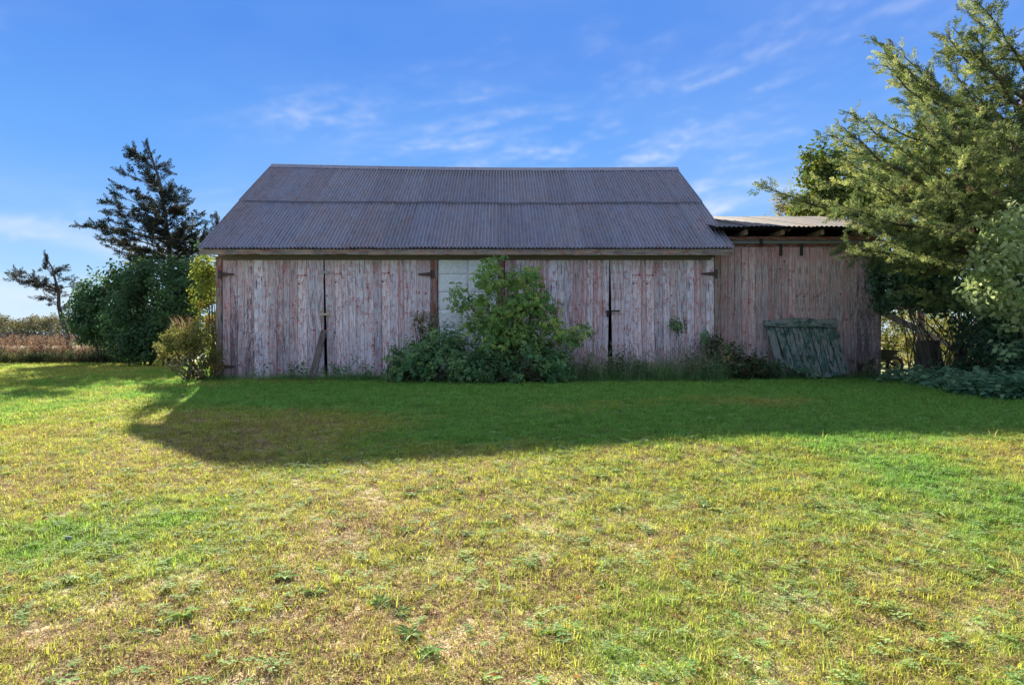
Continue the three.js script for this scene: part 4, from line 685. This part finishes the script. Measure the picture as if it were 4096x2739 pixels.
// right: broad-leaved trees behind and over the shed
{
  const y0 = [0.075, 0.12, 0.02], y1 = [0.24, 0.25, 0.04], k0 = [0.06, 0.13, 0.065], k1 = [0.15, 0.23, 0.11];
  leafy('broadleaf_tree', 'sunlit leafy tree rising behind the right end of the shed roof', 'tree', null, { seed: 81, base: G0(at(840, 0, 20.2)), foot: 0.3, stems: 3, stemR: 0.05, shapes: X.broad, size: 1.5, cut: 0.34, gap: 1.8, lobes: [[at(812, 166, 20), V(0.42, 0.5, 0.5), 90, y0, y1], [at(832, 165, 20), V(0.35, 0.35, 0.5), 70, y0, y1], [at(815, 186, 20), V(0.55, 0.5, 0.6), 130, y0, y1], [at(845, 192, 20.2), V(1.0, 0.8, 0.8), 320, y0, y1], [at(880, 185, 20.5), V(1.0, 1.0, 0.9), 330, y0, y1], [at(820, 207, 19.8), V(0.9, 0.35, 0.6), 170, y0, y1], [at(920, 180, 21), V(1.2, 1.2, 1.0), 380, y0, y1], [at(960, 190, 21), V(1.4, 1.3, 1), 380, y0, y1], [at(940, 140, 21), V(0.9, 0.8, 0.8), 160, y0, y1]] });
  leafy('yellow_tree', 'small yellow-leaved treetop showing over the shed roof', 'tree', null, { seed: 82, base: G0(at(788, 0, 24)), foot: 0.3, stems: 3, stemR: 0.03, shapes: X.small, size: 1.6, cut: 0.36, gap: 2.4, lobes: [[at(792, 208, 24), V(0.7, 0.35, 0.6), 90, [0.18, 0.16, 0.03], [0.38, 0.30, 0.06]], [at(780, 202, 24), V(0.3, 0.35, 0.4), 24, [0.18, 0.16, 0.03], [0.38, 0.26, 0.06]], [at(815, 210, 24), V(0.8, 0.35, 0.6), 90, [0.18, 0.16, 0.03], [0.38, 0.30, 0.06]]] });
  leafy('dark_vine_thicket', 'dark vine thicket between the shed corner and the cedar', 'thicket', null, { seed: 83, base: G0(at(955, 0, 13.6)), foot: 1.6, stems: 5, stemR: 0.014, shapes: X.heart, size: 0.8, cut: 0.34, gap: 2.0, lobes: [[at(905, 262, 14.1), V(0.75, 0.7, 0.5), 260, k0, k1], [at(950, 255, 13.9), V(0.95, 0.9, 0.6), 340, k0, k1], [at(1000, 260, 13.6), V(0.9, 1.0, 0.6), 320, k0, k1], [at(900, 295, 14.0), V(0.55, 0.4, 0.4), 130, k0, k1], [at(940, 296, 13.8), V(0.6, 0.35, 0.4), 150, k0, k1], [at(985, 318, 13.4), V(0.6, 0.8, 0.5), 240, k0, k1], [at(1015, 330, 13.2), V(0.6, 0.9, 0.5), 240, k0, k1], [at(882, 275, 14.55), V(0.16, 0.6, 0.12), 50, k0, k1], [at(884, 302, 14.55), V(0.16, 0.22, 0.12), 24, k0, k1], [at(990, 360, 12.6), V(0.8, 0.5, 0.5), 200, k0, k1], [at(1018, 345, 11.8), V(0.45, 0.6, 0.3), 200, k0, k1], [at(1012, 300, 11.7), V(0.5, 0.6, 0.3), 170, k0, k1]] });
  leafy('lilac_shrub', 'shrub with big bright heart leaves at the right edge', 'shrub', null, { seed: 84, base: G0(V(7.6, 0, -9.6)), foot: 0.5, stems: 3, stemR: 0.014, shapes: X.heart, size: 0.72, cut: 0.30, gap: 3, lobes: [[at(1010, 235, 9.7), V(0.42, 0.45, 0.4), 90, [0.24, 0.32, 0.11], [0.50, 0.54, 0.26]], [at(1000, 272, 9.6), V(0.42, 0.40, 0.4), 90, [0.24, 0.32, 0.11], [0.50, 0.54, 0.26]], [at(1020, 300, 9.5), V(0.35, 0.4, 0.4), 70, [0.22, 0.30, 0.10], [0.46, 0.50, 0.24]], [at(985, 300, 9.8), V(0.3, 0.18, 0.3), 30, [0.20, 0.28, 0.10], [0.42, 0.46, 0.22]], [at(1015, 352, 9.6), V(0.28, 0.10, 0.2), 20, [0.12, 0.22, 0.1], [0.25, 0.34, 0.16]]] });
  // sunlit growth seen through the open frame
  for (const [s, x, y, d, rx, ry, n, lab] of [[85, 893, 340, 19.5, 1.0, 0.9, 320, 'sunlit yellow bush seen behind the wheelbarrow'], [86, 930, 338, 21, 1.2, 1.0, 360, 'sunlit yellow bush seen behind the frame post'], [87, 965, 345, 18.5, 0.9, 1.0, 260, 'sunlit yellow bush seen right of the frame post'], [88, 905, 312, 27, 3.0, 1.6, 900, 'pale bush farthest back beyond the timber frame']])
    leafy('sunlit_bush', lab, 'bush', 'bushes beyond the frame', { seed: s, base: G0(at(x, 0, d)), foot: 1, stems: 4, shapes: X.small, size: 1.5, cut: 0.34, gap: 2.2, lobes: [[at(x, y + 8, d), V(rx, ry, 0.8), n, [0.12, 0.14, 0.03], [0.36, 0.30, 0.08]]] });
}
console.log('trees');

// ------------------------------------------------------------------ grass and weeds
function lone(L, name, material, label, category) {   // uncountable growth: one object holding the copies of its few shapes
  const g = new THREE.Group(); g.name = numbered(name); g.userData = { kind: 'stuff', label, category }; scene.add(g);
  L.build(g, name + '_tuft', material);
}
{
  const r = rng(909);
  const dryT = [tuft(1, 12, 0.034, 0.0048, 1.7, 0.045), tuft(2, 12, 0.030, 0.0052, 2.2, 0.045), tuft(21, 9, 0.045, 0.004, 1.4, 0.05)], greenT = [tuft(3, 11, 0.046, 0.0042, 1.1, 0.045), tuft(4, 11, 0.038, 0.0050, 1.5, 0.05), tuft(22, 8, 0.055, 0.004, 0.9, 0.04)], tallT = [tuft(5, 5, 0.085, 0.0038, 0.8, 0.035), tuft(6, 4, 0.10, 0.004, 0.7, 0.03)];
  const clov = [0, 1].map((k) => { const b = new GB(), q = rng(60 + k); for (let i = 0; i < 12; i++) { const a = q() * 6.28, rr = 0.05 * Math.sqrt(q()), c = V(Math.cos(a) * rr, 0.018 + 0.022 * q(), Math.sin(a) * rr); for (let j = 0; j < 3; j++) { const w = j * 2.09 + a; leaf(b, c, V(Math.cos(w), 0.25, Math.sin(w)).normalize(), UPV, 0.016, 0.015, 0.3, 0.1); } } return b.geo(); });
  const ros = [0, 1].map((k) => { const b = new GB(), q = rng(70 + k); for (let i = 0; i < 8; i++) { const w = i * 0.785 + q() * 0.5; leaf(b, V(0, 0.004, 0), V(Math.cos(w), 0.35 + 0.5 * q(), Math.sin(w)).normalize(), UPV, 0.05 * (0.7 + 0.6 * q()), 0.019, 0.3, 0.5); } return b.geo(); });
  const LD = new Leaves(dryT), LG = new Leaves(greenT), LT = new Leaves(tallT), LC = new Leaves(clov), LR = new Leaves(ros);
  const inBarn = (x, d) => (x > WX0 - 0.05 && x < SX1 + 0.1 && d > 13.95);
  const up = () => V((r() - 0.5) * 0.35, 1, (r() - 0.5) * 0.35).normalize();
  for (let d = 2.15; d < 25.5; d += 0.25) {
    const half = 0.79 * d + 0.9, dens = lerp(1900, 420, sm(2.5, 12, d)) * lerp(1, 0.5, sm(13, 20, d)), xr = d > 14 ? -5.9 : half, n = Math.round((xr + half) * 0.25 * dens), big = 0.85 + 0.75 * sm(3, 16, d);
    for (let i = 0; i < n; i++) {
      const x = lerp(-half, xr, r()), z = -d - 0.25 * r();
      if (inBarn(x, -z) || (z < -22.5 - fbm(x, 3, 2))) continue;
      const dr = dryness(x, z), y = groundY(x, z), hump = 0.6 + 0.85 * fbm(x * 5.5, z * 5.5, 2), p = V(x, y - 0.02 * sm(11, 13, -z), z), q = r();
      if (q < 0.06 + 0.66 * dr) {
        const k = r(), c = k < 0.40 ? [0.55, 0.41, 0.20] : k < 0.7 ? [0.44, 0.29, 0.16] : k < 0.85 ? [0.58, 0.52, 0.22] : [0.36, 0.17, 0.08], v = 0.35 + 0.85 * r(); LD.add(p, up(), big * hump * (0.8 + 0.5 * r()), [c[0] * v, c[1] * v, c[2] * v], r);
      } else if (r() < 0.05 * sm(9, 4, d)) LC.add(p, up(), big * (0.55 + 0.45 * r()), tint(r, [0.17, 0.31, 0.07], [0.30, 0.40, 0.12]), r);
      else { const c = mix3([0.215, 0.44, 0.075], [0.50, 0.52, 0.085], Math.min(1, Math.max(0, dr * 1.6 + 0.6 * (r() - 0.5) * Math.min(1, dr * 4) + 0.08))), v = 0.5 + 0.7 * r(); LG.add(p, up(), big * hump * (0.75 + 0.55 * r()), [c[0] * v, c[1] * v, c[2] * v], r); }
      if (r() < 0.012 * (1 - 0.5 * dr)) LT.add(p, up(), 0.8 + 0.6 * r(), tint(r, [0.24, 0.36, 0.06], [0.48, 0.48, 0.12]), r);
      if (r() < 0.0016) LR.add(p, up(), 0.8 + 0.8 * r(), tint(r, [0.18, 0.30, 0.07], [0.34, 0.40, 0.13]), r);
    }
  }
  // straw and fallen leaves lying on the lawn
  const straw = [0, 1].map((k) => { const b = new GB(), q = rng(80 + k), n = 5; for (let i = 0; i < n; i++) { const f = (t) => V((t - 0.5) * 0.16, 0.02 + 0.025 * Math.sin(t * 3 + k), 0.03 * t * t * (k ? 1 : -1)), a = f(i / n), c = f((i + 1) / n), w = V(0, 0, 0.0011); b.quad(a.clone().sub(w), a.clone().add(w), c.clone().add(w), c.clone().sub(w)); } return b.geo(); });
  const fallen = [0, 1].map((k) => { const b = new GB(); leaf(b, V(-0.02, 0.02, 0), V(1, 0.1 + 0.2 * k, 0).normalize(), V(0, 1, 0.3).normalize(), 0.045, 0.03, 0.5, 0.3); return b.geo(); });
  const LStraw = new Leaves(straw), LFall = new Leaves(fallen);
  for (let i = 0; i < 1100; i++) { const d = 2.3 + 9 * Math.pow(r(), 1.4), x = (r() * 2 - 1) * (0.79 * d + 0.6), p = V(x, groundY(x, -d), -d); LStraw.add(p, up(), 0.35 + 0.55 * r(), tint(r, [0.48, 0.38, 0.22], [0.62, 0.54, 0.34]), r); if (r() < 0.35) LFall.add(p.clone().add(V(0.3 * r(), 0, 0)), up(), 0.5 + 0.7 * r(), tint(r, [0.45, 0.36, 0.06], [0.40, 0.16, 0.05], 0.6), r); }
  lone(LStraw, 'straw', GRASS, 'pale straw stalks lying loose on the lawn', 'straw'); lone(LFall, 'fallen_leaves', LEAF, 'small fallen yellow and brown leaves on the lawn', 'leaves');
  lone(LD, 'dry_grass', GRASS, 'short tan dried grass matted over the lawn', 'grass'); lone(LG, 'green_grass', GRASS, 'short green grass growing through the lawn', 'grass'); lone(LT, 'tall_tufts', GRASS, 'longer uncut blades standing out of the lawn', 'grass'); lone(LC, 'clover', LEAF, 'clover leaves spread in the near lawn', 'clover'); lone(LR, 'lawn_weeds', LEAF, 'flat broad-leaved weeds scattered in the lawn', 'weeds');

  // long grass along the foot of barn and shed
  const plume = (seed, n, h) => { const q = rng(seed), b = new GB(); for (let i = 0; i < n; i++) { const a = q() * 6.28, rr = 0.08 * Math.sqrt(q()), p0 = V(Math.cos(a) * rr, 0, Math.sin(a) * rr), az = q() * 6.28, ln = 0.2 + 0.6 * q(), hh = h * (0.6 + 0.5 * q()), f = (t) => p0.clone().add(V(Math.cos(az) * hh * ln * t * t, hh * (t - 0.3 * ln * t * t), Math.sin(az) * hh * ln * t * t)), s = V(-Math.sin(az), 0, Math.cos(az)), w = 0.003; const k = f(0.72), e = f(0.85), T = f(1); for (let j = 0; j < 6; j++) { const A = f(j * 0.12), B = f(j * 0.12 + 0.12); b.quad(A.clone().addScaledVector(s, -w), A.clone().addScaledVector(s, w), B.clone().addScaledVector(s, w), B.clone().addScaledVector(s, -w)); } b.tri(k, e.clone().addScaledVector(s, 0.007), T); b.tri(k, T, e.clone().addScaledVector(s, -0.007)); b.tri(k, e.clone().add(V(0, 0.012, 0)), T); } return b.geo(); };
  const longT = [tuft(11, 5, 0.55, 0.006, 0.8, 0.16), tuft(12, 5, 0.50, 0.006, 1.3, 0.18), tuft(18, 4, 0.42, 0.008, 1.0, 0.16)], seedT = [plume(13, 2, 0.70), plume(14, 2, 0.62)];
  const wild = () => V((r() - 0.5) * 0.9, 1, (r() - 0.5) * 0.9).normalize();
  const LL = new Leaves(longT), LS = new Leaves(seedT);
  for (let i = 0; i < 8000; i++) {
    const x = lerp(WX0 - 0.3, SX1 + 0.3, r()), px = 512 + x / 14 * F, h = px < 400 ? 0.5 : px < 560 ? 0.9 : px < 720 ? 1.1 : px < 775 ? 0.8 : 0.45, back = x > WX1 ? 14.65 : 14.2, d = back - Math.abs(r() + r() - 1) * (px > 400 && px < 720 ? 1.0 : 0.65);
    LL.add(V(x, groundY(x, -d) - 0.02, -d), wild(), h * (0.25 + 0.85 * r()) * (0.6 + 0.8 * vn(x * 2.3, 4)), tint(r, [0.11, 0.27, 0.085], [0.32, 0.48, 0.16], 0.8), r);
    if ((px > 555 && px < 725 && r() < 0.16) || r() < 0.03) LS.add(V(x, groundY(x, -d) - 0.02, -d), wild(), h * (0.6 + 0.6 * r()), tint(r, [0.32, 0.32, 0.20], [0.60, 0.52, 0.36]), r);
  }
  const LV = new Leaves([...X.small, ...X.broad]);
  for (let i = 0; i < 1500; i++) {
    const x = lerp(WX0 + 0.2, SX1 - 0.1, r()), px = 512 + x / 14 * F, mass = sm(0.38, 0.62, fbm(x * 1.7 + 4, 6, 3)) * (px < 400 ? 0.3 : px < 770 ? 1 : 0.45); if (r() > mass) continue;
    const back = x > WX1 ? 14.6 : 14.15, d = back - 0.75 * r(), h = (0.12 + 0.42 * r() * r()) * (0.5 + mass * 0.8);
    LV.add(V(x, groundY(x, -d) + h, -d), wild(), 0.5 + 0.5 * r(), r() < 0.08 ? [0.40, 0.30, 0.10] : tint(r, [0.08, 0.19, 0.08], [0.22, 0.33, 0.12], 0.6), r);
  }
  lone(LV, 'wall_weeds', LEAF, 'leafy green weeds mixed into the grass along the wall', 'weeds');
  lone(LL, 'long_grass', GRASS, 'long dark grass along the foot of the barn', 'grass'); lone(LS, 'seed_grass', GRASS, 'pale dry seeding grass before the right doors', 'grass');

  // low lobed leaves at the lower right
  const LI = new Leaves([leafSpray(90, 8, 0.075, 0.075, 0.08, 0.4), leafSpray(91, 8, 0.075, 0.075, 0.08, 0.5)]);
  for (let i = 0; i < 1500; i++) {
    const px = lerp(862, 1060, Math.sqrt(r())), f = lerp(383, 401, sm(880, 1010, px)), py = lerp(366, f, r()), g = onGround(px, py); if (-g.z > 14.4) continue;
    LI.add(V(g.x, groundY(g.x, g.z) + 0.02 + 0.26 * r() * r() * sm(870, 930, px), g.z), up(), 0.8 + 0.6 * r(), tint(r, [0.10, 0.23, 0.12], [0.22, 0.36, 0.18]), r);
  }
  lone(LI, 'ground_ivy', LEAF, 'low lobed ground ivy at the lower right below the stumps', 'ground cover');

  // brown weeds between lawn and field on the left
  const weed = [tuft(15, 14, 0.85, 0.012, 0.35, 0.16), tuft(16, 14, 0.8, 0.010, 0.45, 0.16)], LW = new Leaves(weed), LB = new Leaves(X.small);
  for (let i = 0; i < 2600; i++) {
    const d = 22.6 + 5.5 * Math.pow(r(), 1.3), px = lerp(-90, 150, r()), x = (px - 512) / F * d, k = r(), c = k < 0.4 ? [0.13, 0.06, 0.04] : k < 0.75 ? [0.18, 0.12, 0.075] : [0.06, 0.045, 0.03], v = 0.6 + 0.6 * r();
    LW.add(V(x, groundY(x, -d) - 0.02, -d), wild(), (0.35 + 0.45 * r()) * (0.6 + 0.8 * fbm(x * 1.2, d * 1.2, 2)), px > 95 ? [c[0] * v * 0.9, c[1] * v * 1.1, c[2] * v * 1.15] : [c[0] * v, c[1] * v, c[2] * v], r);
    if (r() < 0.35) LB.add(V(x, groundY(x, -d) + 0.3 + 0.45 * r(), -d), up(), 1.2, tint(r, [0.16, 0.08, 0.05], [0.28, 0.19, 0.1]), r);
  }
  for (let i = 0; i < 420; i++) { const d = 22.0 + 0.9 * r(), px = lerp(-60, 40, r()), x = (px - 512) / F * d; LB.add(V(x, groundY(x, -d) + 0.35 * r() * r() + 0.03, -d), up(), 1.1, tint(r, [0.08, 0.12, 0.03], [0.25, 0.23, 0.08]), r); }
  for (let i = 0; i < 420; i++) { const d = 22.0 + 0.7 * r(), px = lerp(30, 140, r()), x = (px - 512) / F * d; LB.add(V(x, groundY(x, -d) + 0.3 * r() * r() + 0.03, -d), up(), 1.1, tint(r, [0.03, 0.06, 0.02], [0.07, 0.10, 0.03]), r); }
  lone(LW, 'brown_weeds', GRASS, 'tall brown dead weeds between lawn and field', 'weeds'); lone(LB, 'low_weeds', LEAF, 'leafy low weeds among the brown ones on the left', 'weeds');
  // plumes of dead goldenrod over the arching shrub
  const LP = new Leaves([tuft(17, 10, 0.5, 0.007, 0.9, 0.05)]);
  for (let i = 0; i < 26; i++) { const p = at(lerp(172, 200, r()), lerp(335, 322, r()), 14.0); LP.add(p, V(-0.5 + r() * 0.4, 0.8, 0.2 * (r() - 0.5)).normalize(), 0.35 + 0.35 * r(), tint(r, [0.30, 0.20, 0.13], [0.42, 0.32, 0.22]), r); }
  lone(LP, 'dead_plumes', GRASS, 'pinkish dead flower plumes above the arching shrub', 'plumes');
}
// stone in the lawn
{
  const p = onGround(67, 541), g = new THREE.IcosahedronGeometry(0.020, 3), P = g.attributes.position; for (let i = 0; i < P.count; i++) { const v = V(P.getX(i), P.getY(i), P.getZ(i)), k = 0.75 + 0.5 * vn(v.x * 40 + 9, v.y * 40 + v.z * 30 + 9); P.setXYZ(i, v.x * k * 1.15, v.y * k * 0.8, v.z * k); } g.computeVertexNormals();
  topMesh('stone', g, mat({ color: rgb(0.13, 0.13, 0.14) }), 'small grey stone lying in the lawn at the left', 'stone', V(p.x, groundY(p.x, p.z) + 0.016, p.z));
}
// far away: hedge, fence post, wood on the horizon
{
  const r = rng(515), LH = new Leaves(X.broad), LF = new Leaves(X.broad);
  for (let i = 0; i < 1600; i++) { const d = 62 + 5 * r(), px = lerp(-160, 120, r()), x = (px - 512) / F * d; LH.add(V(x, 0.75 * r(), -d), up2(r), 2.6, tint(r, [0.02, 0.02, 0.022], [0.05, 0.04, 0.035]), r); }
  function up2(q) { return V((q() - 0.5), 1, (q() - 0.5)).normalize(); }
  lone(LH, 'far_hedge', LEAF, 'low dark hedge line across the far field', 'hedge');
  for (let i = 0; i < 3600; i++) { const d = 190 + 26 * r(), px = lerp(-190, 200, r()), x = (px - 512) / F * d, top = 2.4 + 3.6 * fbm(px * 0.045 + 3, 2, 3) + 1.2 * fbm(px * 0.2, 8, 2); LF.add(V(x, top * Math.pow(r(), 0.7), -d), up2(r), 6 + 4 * r(), tint(r, [0.09, 0.10, 0.045], [0.20, 0.17, 0.08]), r); }
  lone(LF, 'far_wood', LEAF, 'distant autumn wood along the left horizon', 'wood');
  const p = V(at(51, 0, 55).x, 0, -55); topMesh('fence_post', tube([V(0, -0.1, 0), V(0.01, 0.9, 0), V(0.02, 1.85, 0)], [0.09, 0.085, 0.08], 8), darkTimber, 'lone dark fence post standing in the far field', 'post', p);
}
console.log('done', scene.children.length);
renderer.render(scene, camera);
